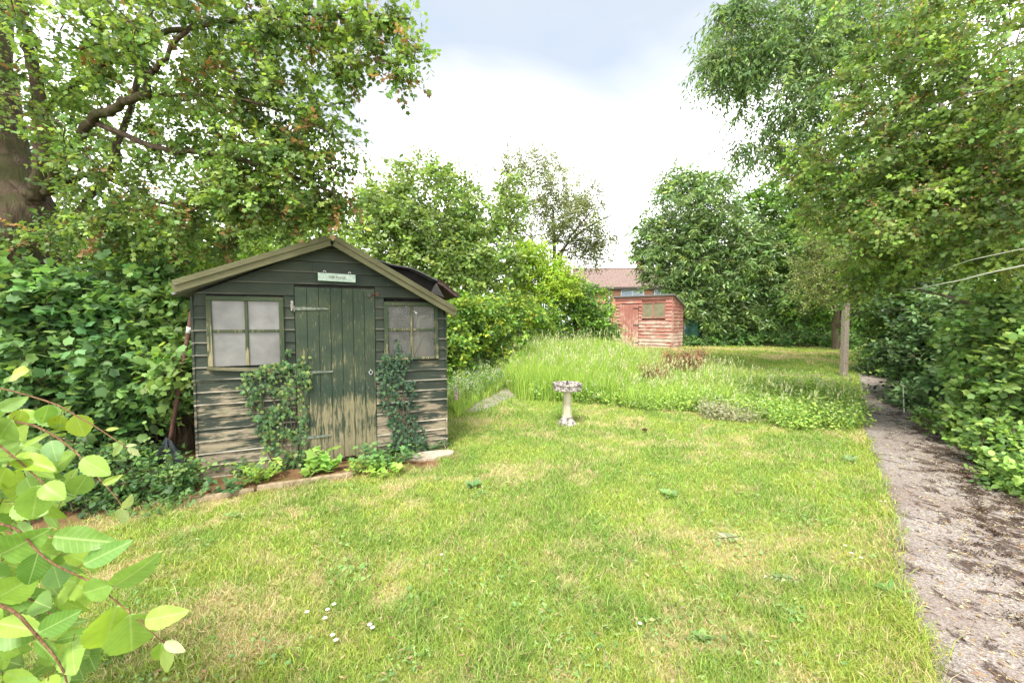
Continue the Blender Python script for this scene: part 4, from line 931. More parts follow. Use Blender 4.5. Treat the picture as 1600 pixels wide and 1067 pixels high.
# hawthorn hanging over the path
base = np.array([7.9, 5.6, 0.])
limbs = [([base+[0, 0, -.1], base+[-.1, 0, 1.1], base+[-.3, -.1, 2.3], base+[-.5, -.2, 3.9]], .13, .05),
         ([base+[-.2, 0, 2.0], P(1560, 300, 5.0), P(1480, 250, 5.05), P(1400, 240, 5.2)], .05, .012),
         ([base+[-.3, 0, 2.4], P(1600, 200, 4.6), P(1520, 130, 4.6), P(1420, 90, 4.8)], .045, .012),
         ([base+[-.1, 0, 1.4], P(1540, 480, 5.4), P(1430, 450, 6.0), P(1350, 420, 6.4)], .03, .01)]
plant('hawthorn', 'large hawthorn with rusty berry clusters leaning over the concrete path', 'tree', base, limbs,
      [(1500, 200, 4.8, 120, 110, .9, 130), (1580, 300, 4.4, 90, 120, .8, 100), (1400, 250, 5.3, 110, 90, .8, 120), (1330, 300, 5.9, 85, 65, .7, 85), (1450, 340, 5.0, 120, 75, .7, 120), (1560, 110, 4.5, 110, 110, .9, 90), (1400, 130, 5.2, 90, 90, .8, 60), (1290, 250, 6.1, 60, 55, .5, 36), (1390, 405, 5.8, 80, 38, .5, 60), (1345, 440, 6.3, 40, 32, .35, 32), (1550, 410, 4.9, 90, 40, .5, 50), (1480, 60, 5, 130, 80, .9, 70), (1640, 200, 4, 70, 200, .7, 70), (1500, -100, 4.6, 200, 110, 1.0, 80)],
      MAPLE, .054, [(.13, .22, .045), (.20, .30, .05), (.08, .15, .035)], [.5, .3, .2], 'leaf', 'bark_pale', rt=.005, clear=[(1555, 75, 55, 50, .85), (1500, 150, 50, 30, .7), (1590, 170, 40, 30, .7), (1320, 230, 40, 30, .6), (1480, 440, 90, 30, .6), (1440, 230, 40, 22, .5)], twigs=5, nl=10, tl=.28, droop=.4, flat=.45, clumpvar=.25, extra=berries(.6, 16, .028, [(.40, .17, .08), (.34, .22, .10)], .05))
bgtree((12.2, 8.5, 0), 5.5, 2, 0, 'dark leafy tree filling the right edge behind the hawthorn', OV8, .12, [(.045, .10, .028), (.075, .15, .035)], None,
       [(1450, 300, 9.5, 130, 140, 1.2, 190), (1580, 250, 8.8, 110, 190, 1.2, 170), (1420, 470, 9.5, 80, 60, 1.0, 100), (1530, 450, 8.5, 100, 90, 1.0, 130)], grp=None, twigs=4, nl=8, tl=.45)
HR = 'shrubs crowding the right side of the path'
RG = [(.12, .22, .06), (.17, .29, .07), (.08, .16, .045), (.22, .34, .07)]
K2 = dict(twigs=6, nl=8, tl=.26, droop=.15, flat=.8, clumpvar=.2)
bush('hedge_shrub', 'far dark green shrub just right of the concrete post', (9.4, 10.0, 0), [(1375, 560, 9.6, 34, 50, .5, 100), (1400, 500, 9.4, 45, 60, .6, 110), (1350, 590, 9.9, 12, 16, .2, 10), (1440, 540, 8.6, 40, 60, .5, 80)], OV8, .075, RG, None, grp=HR, **K2)
bush('hedge_shrub', 'middle shrub with whitish leaf undersides beside the white cane', (8.2, 7.3, 0), [(1450, 560, 7.3, 60, 70, .55, 140), (1430, 620, 7.1, 42, 28, .3, 46), (1500, 500, 7.0, 70, 60, .6, 100), (1500, 620, 6.2, 55, 50, .4, 80)], OV8, .085, [(.10, .18, .07), (.16, .25, .11), (.06, .13, .04)], None, grp=HR, **K2)
bush('hedge_shrub', 'near shrub of broad dark leaves at the right frame edge', (6.9, 4.9, 0), [(1570, 540, 5.0, 75, 75, .55, 110), (1560, 630, 4.8, 70, 60, .45, 90), (1640, 600, 4.3, 80, 130, .5, 90), (1500, 660, 5.4, 36, 30, .25, 36), (1600, 470, 5.2, 60, 50, .5, 46)], CURR, .070, RG, None, grp=HR, **K2)
bush('hedge_shrub', 'small light green nettle-like growth spilling onto near path', (4.9, 3.9, 0), [(1575, 700, 4.1, 50, 36, .2, 60), (1600, 750, 3.6, 40, 28, .15, 34), (1530, 680, 4.8, 40, 26, .2, 36), (1470, 655, 5.6, 35, 20, .2, 26), (1640, 760, 3.4, 50, 50, .2, 40)], OV8, .06, [(.15, .27, .05), (.22, .36, .06), (.09, .18, .04)], None, grp=HR, **K2)
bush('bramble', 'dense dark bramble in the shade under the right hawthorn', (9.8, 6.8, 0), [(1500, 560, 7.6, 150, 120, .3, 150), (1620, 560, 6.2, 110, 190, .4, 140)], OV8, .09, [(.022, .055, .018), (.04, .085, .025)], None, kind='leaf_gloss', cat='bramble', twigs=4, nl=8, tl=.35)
# distant trees closing the horizon
GF = 'distant trees beyond the garden'
for lab, b, bls, cols in [
    ('distant dark tree behind the tall hedge left of the house', (-1, 25, 0), [(720, 440, 24, 110, 60, 1.5, 150), (800, 470, 24, 80, 40, 1.2, 90)], [(.08, .15, .04), (.12, .2, .05)]),
    ('low distant trees closing the gap beneath the far canopy', (15, 24, 0), [(1340, 500, 22, 120, 40, 1, 170), (1200, 500, 22, 120, 40, 1, 120)], [(.05, .10, .03), (.08, .14, .04)]),
    ('distant tree mass behind the laurel', (11, 25, 0), [(1120, 430, 23, 110, 100, 1.5, 170), (1250, 420, 23, 110, 120, 1.5, 190)], [(.05, .10, .03), (.08, .14, .04)]),
    ('distant tree at far right beyond the shrubs', (22, 22, 0), [(1400, 380, 21, 120, 150, 1.5, 190), (1520, 420, 18, 120, 150, 1.5, 150)], [(.06, .12, .03), (.09, .16, .04)]),
    ('distant bright tree far left beyond the shed', (-14, 20, 0), [(300, 420, 18, 180, 80, 1.5, 170), (480, 400, 18, 110, 80, 1.5, 130), (60, 440, 17, 160, 110, 1.5, 120)], [(.14, .24, .04), (.2, .3, .05)])]:
    bgtree(b, 5, 3, 0, lab, OV4, .24, cols, None, bls, grp=GF, twigs=5, nl=8, tl=.8, name='distant_tree', rt=.01)

# ------------------------------------------------------------ ivy on the shed
def wallmap(px, py, off):
    r = ray(px, py); Nn = np.array([SU[1], -SU[0], 0]); Q = np.array([SHO[0], SHO[1], 0])+Nn*off
    q = CAM+r*(((Q-CAM)@Nn)/(r@Nn)); return q
def ivy(label, rows, n, seed, tend, cols):
    b = wallmap((rows[-1][1]+rows[-1][2])/2, rows[-1][0], .04); b[2] = 0; o = empty('ivy', b, 0, label, 'ivy', 'ivy plants climbing the green shed')
    Nn = np.array([SU[1], -SU[0], 0]); ux = np.array([SU[0], SU[1], 0]); cl = Cloud(); wd = Wood(); ys = np.array([r[0] for r in rows]); xa = np.array([r[1] for r in rows]); xb = np.array([r[2] for r in rows])
    py = ys[0]+(ys[-1]-ys[0])*rng.random(n); a = np.interp(py, ys, xa); c = np.interp(py, ys, xb); nn = fbm(py*.06, rng.random(n)*4, seed)
    t = rng.random(n); px = a+(c-a)*(t+.12*(rng.random(n)-.5)); keep = (fbm(px*.07, py*.07, seed, 3) > .32+.22*np.abs(t-.5))
    px, py = px[keep], py[keep]
    for tp in tend:
        k = 26; s = np.linspace(0, 1, k); L = smoothline(np.array([(x, y, 0) for x, y in tp]), 8); ii = np.linspace(0, 1, len(L))
        tx_ = np.interp(s, ii, L[:, 0])+rng.normal(size=k)*3.5; ty = np.interp(s, ii, L[:, 1])+rng.normal(size=k)*3; px = np.concatenate([px, tx_]); py = np.concatenate([py, ty])
        wd.tube(np.array([wallmap(x, y, .030) for x, y in L[:, :2]])-b, .003, 4)
    pos = np.array([wallmap(x, y, .024+.055*rng.random()**1.5) for x, y in zip(px, py)])-b; m = len(pos)
    d = unit(np.array([0, 0, -1.])+ux*rng.normal(size=(m, 1))*.6+Nn*.25+rng.normal(size=(m, 3))*.2); nr = unit(Nn+np.array([0, 0, .5])+rng.normal(size=(m, 3))*.45)
    cl.add(IVY, pos, d, nr, .040*(.55+.8*rng.random(m)), pal(m, cols, None, .22))
    for k in range(9):
        j = rng.random(5); yy = np.linspace(ys[-1], ys[0]+8, 7); xx = np.interp(yy, ys, xa+(xb-xa)*(.15+.08*k))+rng.normal(size=7)*5
        wd.tube(smoothline(np.array([wallmap(x, y, .028) for x, y in zip(xx, yy)]), 3)-b, np.linspace(.006, .002, 19), 4)
    wd.build('stems', M['twig'], o); cl.build('foliage', M['leaf'], o)
ivy('broad mid green ivy climbing between left window and shed door', [(566, 420, 478), (578, 382, 486), (600, 373, 484), (625, 385, 478), (650, 397, 476), (675, 402, 482), (700, 418, 482), (738, 424, 486)], 1250, 3,
    [[(452, 590), (447, 562), (450, 545)], [(478, 600), (470, 580), (476, 560)], [(440, 720), (400, 740), (370, 738)]], [(.05, .115, .035), (.08, .16, .04), (.035, .085, .03), (.14, .20, .04)])
ivy('darker bluish ivy climbing between shed door and right window', [(552, 600, 642), (570, 590, 646), (600, 590, 648), (630, 592, 650), (655, 604, 652), (672, 615, 664), (705, 612, 668)], 850, 8,
    [[(622, 570), (620, 548), (626, 532)], [(615, 690), (600, 704), (592, 714)], [(655, 690), (668, 700), (660, 708)]], [(.035, .09, .04), (.022, .055, .03), (.055, .125, .045), (.03, .075, .035)])
# ------------------------------------------------------------ small plants
def clump(name, label, cat, px, py, r, h, n, tm, size, cols, group=None, lean=.6, nl=6):
    b = G(px, py); o = empty(name, b, 0, label, cat, group); cl = Cloud(); wd = Wood()
    a = rng.random(n)*2*math.pi; rr = r*np.sqrt(rng.random(n)); s = np.column_stack([np.cos(a)*rr*.5, np.sin(a)*rr*.5, np.zeros(n)-.01])
    e = np.column_stack([np.cos(a)*rr*(1+lean), np.sin(a)*rr*(1+lean), h*(.4+.7*rng.random(n))]); wd.twigs(s, e, .003)
    t = (np.arange(nl)+1.5)/(nl+.5); pos = (s[:, None]+(e-s)[:, None]*t[None, :, None]).reshape(-1, 3); m = len(pos)
    d = unit(np.repeat(unit(e-s), nl, 0)*.3+rng.normal(size=(m, 3))*[1, 1, .25]); nr = unit(np.array([0, -.2, 1.])+rng.normal(size=(m, 3))*.4)
    cl.add(tm, pos+d*.01, d, nr, size*(.6+.7*rng.random(m)), pal(m, cols)); wd.build('stems', M['twig'], o); cl.build('foliage', M['leaf'], o)
YG = [(.24, .38, .04), (.17, .30, .04)]; DG = [(.05, .12, .04), (.08, .17, .05)]
WG = 'weeds growing along the foot of the shed'
clump('weed', 'yellow green strawberry-like weed below the left ivy', 'weed', 398, 752, .16, .17, 20, TRI, .07, YG, WG)
clump('weed', 'dark leaved ivy sprig on the earth strip left of centre', 'weed', 348, 772, .12, .13, 14, IVY, .055, DG, WG)
clump('weed', 'light green weed touching the shed left corner post', 'weed', 322, 722, .10, .26, 12, TRI, .06, [(.11, .22, .05)], WG)
clump('weed', 'mallow-like bright weed in front of the shed door foot', 'weed', 503, 738, .11, .20, 11, CURR, .095, [(.22, .40, .06), (.17, .32, .05)], WG)
clump('weed', 'dark ivy tuft against the wall right of the yellow weed', 'weed', 372, 738, .18, .2, 30, IVY, .05, DG, WG)
clump('weed', 'fine leaved yellow weed at the right foot of the door', 'weed', 565, 738, .12, .14, 30, OV4, .035, YG, WG)
clump('weed', 'leafy ivy mound on ground right of the shed door', 'weed', 605, 722, .24, .20, 46, IVY, .06, [(.07, .17, .05), (.12, .25, .06)], WG)
clump('weed', 'low round leaf weed near the lawn below the ivy mound', 'weed', 600, 740, .12, .09, 14, CURR, .06, YG, WG)
clump('weed', 'ivy sprig on the pale slab at shed right corner', 'weed', 680, 704, .09, .09, 12, IVY, .045, DG, WG)
clump('weed', 'small tufts on bare soil left of the edging board', 'weed', 250, 790, .25, .12, 34, TRI, .05, [(.09, .19, .05)], WG)
def rosette(label, px, py, r, n, cols, spike=0):
    b = G(px, py); o = empty('lawn_weed', b, 0, label, 'weed', 'broad leaved weeds in the lawn'); cl = Cloud(); a = np.arange(n)*2.4
    d = np.column_stack([np.cos(a), np.sin(a), .35+.5*rng.random(n)]); cl.add(LANCE if r > .09 else OV8, np.zeros((n, 3))+[0, 0, .005], unit(d), np.tile([0, 0, 1.], (n, 1)), r*(.6+.6*rng.random(n)), pal(n, cols)); cl.build('foliage', M['leaf'], o)
    if spike: m = MB(); m.tube([(0, 0, 0), (.005, 0, spike)], [.003, .0015], 5); m.tube([(.005, 0, spike*.80), (.006, 0, spike)], [.006, .003], 6); m.build('flower_spike', M['leaf_green'], o)
tg = NT('plain_stem'); M['leaf_green'] = tg.done(tg.bsdf((.09, .18, .04), .6))
rosette('blue green rosette with one tall thin spike in mid lawn', 740, 762, .085, 16, [(.14, .27, .09)], .34)
rosette('dark green rosette in the near lawn at bottom right', 1096, 1000, .05, 34, [(.12, .25, .06), (.17, .30, .07)])
rosette('pale rosette in the lawn beside the concrete path', 1328, 722, .11, 16, [(.18, .30, .13)])
rosette('flat pale green weed in the middle of the lawn', 1045, 776, .085, 14, [(.19, .33, .10)])
rosette('small round leaved weed by the near path edge', 1395, 930, .10, 12, [(.12, .28, .07)])
# foxglove
b = G(712, 640); o = empty('foxglove', b, 0, 'single pink foxglove spire beside the right corner of the shed', 'flower'); m = MB(); m.tube([(0, 0, 0), (.01, 0, .40)], [.005, .003], 6); m.build('stem', M['leaf_green'], o)
cl = Cloud(); k = 36; z = .18+.24*rng.random(k); a = rng.random(k)*6.3; cl.add(OV8, np.column_stack([.01*np.ones(k), 0*z, z]), np.column_stack([np.cos(a), np.sin(a), -.6+0*a]), np.tile([0, 0, 1.], (k, 1)), .045*(1.2-(z-.18)*2.2), pal(k, [(.6, .22, .42), (.65, .35, .5)])); cl.build('flowers', M['petal'], o)
cl = Cloud(); k = 14; a = rng.random(k)*6.3; cl.add(OV8, np.zeros((k, 3)), np.column_stack([np.cos(a), np.sin(a), .3+0*a]), np.tile([0, 0, 1.], (k, 1)), .14*(.6+.5*rng.random(k)), pal(k, LIME)); cl.build('foliage', M['leaf'], o)

# ------------------------------------------------------------ rough grass and herb bed on the bank
def tallgrass(label, poly, n, h0, h1, cols, heads, wid=.006, name='tall_grass'):
    q = polysample(poly, n); h = (h0+(h1-h0)*rng.random(n))*(.65+.6*fbm(q[:, 0]*1.3, q[:, 1]*1.3, 51, 3)); c = pal(n, cols, None, .2)
    V, T, C = blades(q[:, :2], h, wid*(.7+.8*rng.random(n)), c, .35); cl = Cloud(); cl.raw(V, T, C)
    if heads:
        k = int(n*heads); q = polysample(poly, k); h = h1*(.75+.45*rng.random(k)); a = rng.random(k)*6.3
        s = q; e = q+np.column_stack([np.cos(a)*h*.18, np.sin(a)*h*.18, h]); wd = Wood(); wd.twigs(s, e, .0028); v = np.vstack(wd.V); cl.raw(v, np.vstack(wd.T), np.tile([[.34, .40, .16]], (len(v), 1)))
        for j in range(5): cl.add(LANCE, e-(e-s)*.035*j, unit(e-s+rng.normal(size=(k, 3))*.22*h[:, None]), unit(rng.normal(size=(k, 3))), .055*np.ones(k), pal(k, [(.34, .38, .18), (.30, .38, .14), (.38, .36, .22)]))
    tag(cl.build(name, M['grass']), label, 'grass', kind='stuff')
def gp(*pts): return [G(x, y) for x, y in pts]
TG = [(.25, .39, .04), (.19, .32, .04), (.33, .44, .07)]
tallgrass('tall seeding grass standing behind the bird bath', gp((790, 606), (812, 626), (960, 632), (1010, 605), (1000, 580), (965, 556), (830, 556)), 36000, .44, .74, TG, .016, .008)
tallgrass('long soft grass strip below the hedge left of stone path', gp((705, 640), (715, 652), (745, 632), (800, 600), (830, 575), (780, 570), (712, 600)), 9000, .12, .34, TG, .01, .007)
tallgrass('unmown grass in front of the red shed', gp((950, 590), (1000, 600), (1150, 598), (1290, 606), (1130, 575), (1080, 556), (960, 549)), 20000, .06, .18, [(.22, .34, .045), (.28, .38, .08), (.34, .36, .12)], .012, .009)
def herbs(label, poly, n, h0, h1, tm, size, cols, w=None, nl=9, name='herb_patch', flower=None, spread=.12):
    q = polysample(poly, n); h = (h0+(h1-h0)*rng.random(n))*(.55+.8*fbm(q[:, 0]*1.6, q[:, 1]*1.6, 77, 3)); e = q+np.column_stack([rng.normal(size=n)*spread, rng.normal(size=n)*spread, h]); cl = Cloud(); wd = Wood(); wd.twigs(q, e, .003)
    v = np.vstack(wd.V); cl.raw(v, np.vstack(wd.T), np.tile([[.14, .20, .06]], (len(v), 1)))
    t = (np.arange(nl)+1.5)/(nl+.5); pos = (q[:, None]+(e-q)[:, None]*t[None, :, None]).reshape(-1, 3); m = len(pos); d = unit(rng.normal(size=(m, 3))*[1, 1, .35]); nr = unit(np.array([0, -.2, 1.])+rng.normal(size=(m, 3))*.5)
    patch = np.repeat(.75+.6*fbm(q[:, 0]*2, q[:, 1]*2, 91, 2), nl)[:, None]
    cl.add(tm, pos+d*.012, d, nr, size*(.5+.8*rng.random(m)), np.clip(pal(m, cols, w)*patch, .005, 1))
    if flower:
        k = int(n*flower[0]); i = rng.integers(0, n, k); p = np.repeat(e[i], 4, 0)+rng.normal(size=(k*4, 3))*.03; cl.add(OV4, p, unit(rng.normal(size=p.shape)), np.tile([0, -.6, .8], (len(p), 1)), flower[1]*np.ones(len(p)), pal(len(p), flower[2]))
    tag(cl.build(name, M['leaf']), label, 'plants', kind='stuff')
BLU = (.28, .022, [(.45, .55, .75), (.55, .6, .7)])
HB = [(.26, .40, .06), (.19, .32, .05), (.33, .46, .08), (.12, .22, .04)]
herbs('leafy green herbs and nettles covering the bank', gp((905, 622), (985, 640), (1080, 645), (1180, 657), (1240, 676), (1352, 672), (1345, 625), (1310, 608), (1180, 600), (1060, 590), (985, 588)), 5600, .08, .36, OV8, .040, HB, None, 9, flower=(.05, .02, [(.6, .6, .65)]))
tallgrass('wispy grass stems standing up through the herb bank', gp((905, 622), (985, 640), (1080, 640), (1240, 664), (1345, 660), (1335, 622), (1180, 604), (1060, 588), (985, 588)), 8000, .14, .40, TG, .05, .006)
tallgrass('taller tangled grass merging into the herb bank near the dead heather', gp((940, 632), (1010, 640), (1090, 640), (1150, 640), (1160, 600), (1080, 588), (985, 580)), 9000, .22, .50, TG, .03, .007)
herbs('short green plants around the bird bath rear', gp((815, 624), (955, 634), (950, 610), (825, 606)), 900, .14, .36, OV8, .040, HB, None, 9, flower=BLU)
herbs('pale blue flowered herbs below the hedge', gp((700, 632), (722, 640), (800, 600), (808, 560), (740, 568), (702, 590)), 1500, .14, .42, OV4, .04, [(.13, .24, .05), (.20, .32, .06), (.09, .17, .05)], None, 11, flower=BLU)
herbs('leggy pale lavender remains in front of the herb bank', gp((1090, 640), (1100, 658), (1175, 664), (1190, 650)), 420, .10, .26, LANCE, .045, [(.38, .34, .28), (.30, .33, .16)], None, 8, spread=.10)
for lab, blb in [('dead brown heather clump nearer the bird bath', [(1020, 588, 8.4, 32, 17, .3, 64)]), ('dead brown heather clump furthest from the bird bath with upright twigs', [(1065, 566, 9.2, 34, 17, .35, 80), (1092, 556, 9.3, 10, 14, .15, 16)])]:
    b = P(blb[0][0], blb[0][1]+30, blb[0][2]); bush('dead_heather', lab, b, blb, LANCE, .045, [(.30, .15, .08), (.42, .27, .18), (.20, .10, .06)], None, cat='dead shrub', grp='dead heather clumps on the bank', twigs=5, nl=10, tl=.16, droop=-.1, flat=.2)
# ------------------------------------------------------------ debris, twigs, daisies
def litter():
    cl = Cloud(); n = 9000; y = np.exp(rng.uniform(math.log(.9), math.log(8.5), n)); t = rng.random(n)**.75; x = pathx(y, -1)*(1-t)+pathx(y, 1)*t; z = gz(x, y)+.022; a = rng.random(n)*6.3
    pos = np.column_stack([x, y, z]); d = np.column_stack([np.cos(a), np.sin(a), 0*a]); cl.add(LANCE, pos, d, unit(np.array([0, 0, 1.])+rng.normal(size=(n, 3))*.3), .026*(.4+.9*rng.random(n)), pal(n, [(.42, .33, .18), (.30, .18, .10), (.50, .44, .28), (.10, .06, .04)]))
    c = 330; cy = np.exp(rng.uniform(math.log(1.2), math.log(8), c)); ct_ = .35+.65*rng.random(c)**.6; cx = pathx(cy, -1)*(1-ct_)+pathx(cy, 1)*ct_
    for i in range(c):
        k = int(rng.integers(20, 90)); r = .012+.028*rng.random(); p = np.column_stack([cx[i]+rng.normal(size=k)*r*1.4, cy[i]+rng.normal(size=k)*r*.9, np.zeros(k)]); p[:, 2] = gz(p[:, 0], p[:, 1])+.021+.010*rng.random(k)
        cl.add(OV4, p, unit(rng.normal(size=(k, 3))), unit(rng.normal(size=(k, 3))), .012*(.6+.8*rng.random(k)), pal(k, [(.035, .02, .013), (.07, .04, .025)]))
    tag(cl.build('leaf_litter', M['leaf']), 'dark moss crumbs and straw coloured catkins scattered on the path', 'litter', kind='stuff')
litter()
for lab, px, py, an, s in [('pale upturned leaf sprig lying mid lawn', 1137, 846, .1, 1.), ('smaller pale leaf sprig lying closer to the path', 1222, 910, -.35, .75)]:
    b = G(px, py)+np.array([0, 0, .022]); o = empty('fallen_sprig', b, an, lab, 'leaf sprig', 'fallen leaf sprigs on the lawn'); m = MB(); m.tube([(-.10*s, 0, 0), (.10*s, .01, .006)], .0025, 5); m.build('stem', M['twig'], o)
    cl = Cloud(); k = 11; x = np.linspace(-.10, .10, k)*s; sg_ = np.where(np.arange(k) % 2, 1, -1); d = np.column_stack([-.5+0*x, sg_*.8, .15+0*x]); cl.add(LANCE, np.column_stack([x, 0*x, .004+0*x]), unit(d), unit(np.array([0, -.5, 1])+rng.normal(size=(k, 3))*.4), .075*s*(.7+.5*rng.random(k)), pal(k, [(.30, .36, .22), (.36, .40, .27), (.20, .28, .13)])); cl.build('leaves', M['leaf'], o)
o = None
dproto = None
for i, (px, py) in enumerate([(480, 966), (512, 962), (522, 954), (578, 988), (582, 993), (520, 1004), (525, 1011), (508, 976), (1052, 690), (1040, 688), (1046, 694), (1170, 716), (1240, 730), (780, 733), (788, 737), (1320, 866), (1330, 872), (1345, 880), (1375, 790), (1383, 794), (690, 880), (1000, 985)]):
    b = G(px, py)+np.array([0, 0, .035+.02*(b[1] > 3)]); s = 1.0 if i < 8 else .9
    lab = 'small white daisy head scattered in the short lawn'
    if dproto is None:
        dproto = empty('daisy', b, 0, lab, 'daisy', 'daisies scattered in the lawn'); cl = Cloud(); k = 13; a = np.linspace(0, 6.28, k); cl.add(OV8, np.zeros((k, 3)), np.column_stack([np.cos(a), np.sin(a), .15+0*a]), np.tile([0, 0, 1.], (k, 1)), .012*np.ones(k), np.tile([[.75, .75, .72]], (k, 1))); fo = cl.build('petals', M['petal'], dproto)
        m = MB(); m.lathe([(.004, 0), (.0045, .002), (.002, .004)], 8); ce = m.build('centre', M['cream'], dproto); m = MB(); m.tube([(0, 0, -.05), (0, 0, 0)], .001, 4); ste = m.build('stem', M['leaf_green'], dproto)
    else:
        r_ = dproto.copy(); link(r_); r_.location = [float(q) for q in b]; r_.scale = (s,)*3
        for ch in (fo, ce, ste): c_ = ch.copy(); link(c_, r_)
o = empty('fallen_leaf', G(1003, 677)+np.array([0, 0, .04]), .3, 'single dark curled leaf lying on the far lawn', 'leaf'); cl = Cloud(); cl.add(OV8, np.zeros((1, 3)), np.array([[1., 0, .1]]), np.array([[0, -.5, .8]]), np.array([.09]), np.array([[.08, .04, .02]])); cl.build('blade', M['leaf'], o)

cl = Cloud(); cc = polysample([(-1.9, 1.5), (1.6, 1.5), (5.2, 6.6), (-.2, 6.8), (-.9, 4.2), (-2.6, 3.2)], 150)
for q in cc:
    k = int(rng.integers(10, 60)); r = .04+.10*rng.random(); p = np.column_stack([q[0]+rng.normal(size=k)*r, q[1]+rng.normal(size=k)*r, np.zeros(k)]); p[:, 2] = gz(p[:, 0], p[:, 1])+.018+.02*rng.random(k)
    cl.add(TRI if rng.random() < .6 else OV8, p, unit(rng.normal(size=(k, 3))*[1, 1, .15]), unit(np.array([0, 0, 1.])+rng.normal(size=(k, 3))*.35), (.016+.014*rng.random())*(.6+.7*rng.random(k)), pal(k, [(.13, .25, .07), (.17, .30, .08), (.22, .33, .09)]))
tag(cl.build('clover', M['leaf']), 'small clover and broad leaved weeds threaded through the lawn', 'clover', kind='stuff')
cl = Cloud(); n_ = 1500; y_ = np.exp(rng.uniform(math.log(1.4), math.log(8), n_)); x_ = (rng.random(n_)*2-1)*1.2*y_; kk = (x_ < pathx(y_, -1)-.05); u_, v_ = shed_uv(x_, y_); kk &= ~((u_ > -.8) & (u_ < 2.5) & (v_ > -.05)) & (x_ > -3.2); x_, y_ = x_[kk], y_[kk]; k = len(x_); a = rng.random(k)*6.3
cl.add(LANCE, np.column_stack([x_, y_, gz(x_, y_)+.03]), np.column_stack([np.cos(a), np.sin(a), .1*rng.normal(size=k)]), np.tile([0, 0, 1.], (k, 1)), .03*(.5+rng.random(k)), pal(k, [(.30, .20, .11), (.38, .30, .16), (.18, .11, .06)]))
tag(cl.build('fallen_leaf_scraps', M['leaf']), 'tiny brown leaf scraps caught among the lawn grass', 'leaf scraps', kind='stuff')

# ------------------------------------------------------------ near willow shrub at the lower left
def nearleaf(nr=14, nc=3, serr=.05, wid=.36, pw=1.0):
    V = []; U = []; T = []; cols = 2*nc+1
    for i in range(nr+1):
        t = i/nr; w = wid*(math.sin(math.pi*min(1, t**.85*1.0))**.75)*(1-.15*t) if 0 < t < 1 else 0
        w *= 1+(serr*(1 if i % 2 else -1))
        for j in range(cols):
            s = (j-nc)/nc; V.append((s*w, t, .13*abs(s)*w*1.6-.16*t*t+.018*math.sin(t*11)*abs(s)**2)); U.append((.5+s*w, t))
    for i in range(nr):
        for j in range(cols-1):
            a = i*cols+j; T += [(a, a+1, a+cols+1), (a, a+cols+1, a+cols)]
    return np.array(V), np.array(T), np.array(U)
NLs = [nearleaf(16, 3, .05, .33), nearleaf(16, 3, .04, .40), nearleaf(14, 3, .04, .22)]
b = np.array([-1.75, 1.15, 0.]); ow_ = empty('willow_shrub', b, 0, 'big fresh green serrated leaves on reddish stems in the near left corner', 'shrub')
wd = Wood(); NV = []; NT_ = []; NU = []; NC = []; cnt = 0
def addleaf(p0, p1, kind, tint, facing=None):
    global cnt
    v, t, u = NLs[kind]; L = np.linalg.norm(p1-p0); y = (p1-p0)/L; f = unit(CAM-p0+rng.normal(size=3)*.25) if facing is None else unit(facing)
    x = unit(np.cross(y, f)); z = np.cross(x, y); s = L*(1+0*rng.random()); cu = .6+.8*rng.random()
    w = p0+s*(v[:, :1]*x+v[:, 1:2]*y+v[:, 2:3]*cu*z); NV.append(w-b); NT_.append(t+cnt); NU.append(u); NC.append(np.tile(tint, (len(v), 1))); cnt += len(v)
WC = np.array([(.25, .40, .06), (.31, .46, .06), (.16, .30, .05), (.22, .36, .08)])
def wt(): return np.clip(WC[rng.integers(0, 4)]*(1+.1*rng.normal()), .02, .6)
stems = [([(-160, 640, 1.05), (-40, 605, 1.0), (0, 607, .97), (45, 618, .95), (90, 633, .94), (120, 650, .93), (150, 667, .92), (180, 687, .91), (199, 700, .91)], .0023),
         ([(-150, 700, 1.0), (-20, 660, .97), (40, 662, .95), (62, 669, .94), (80, 678, .93), (105, 695, .92), (127, 715, .91), (146, 738, .90), (167, 760, .89), (182, 778, .89), (194, 796, .89)], .0025),
         ([(-120, 660, .9), (-30, 680, .88), (17, 710, .87), (66, 753, .86), (95, 775, .85)], .0026),
         ([(-140, 800, .9), (-20, 815, .88), (26, 827, .87), (60, 862, .86), (90, 884, .85), (143, 910, .84), (190, 946, .83), (228, 979, .83), (257, 1005, .83)], .0026),
         ([(-140, 930, .85), (0, 945, .84), (55, 990, .84), (100, 1050, .84), (110, 1120, .84)], .0035),
         ([(-160, 860, 1.0), (-20, 880, 1.0), (40, 930, .98), (80, 960, .97), (120, 1010, .97)], .003),
         ([(-160, 700, 1.1), (-20, 740, 1.08), (20, 790, 1.05), (50, 830, 1.05), (90, 900, 1.05)], .003)]
for pts, r in stems:
    L = smoothline(np.array([P(*p) for p in pts]), 4); root = b+np.array([rng.normal()*.1, rng.normal()*.1, 0]); st = smoothline(np.array([root, (root+L[0])/2+[-.05, 0, .15], L[0]]), 5)
    wd.tube(np.vstack([st[:-1], L])-b, np.concatenate([np.full(len(st)-1, r*1.5), np.linspace(r*1.2, r*.35, len(L))]), 8)
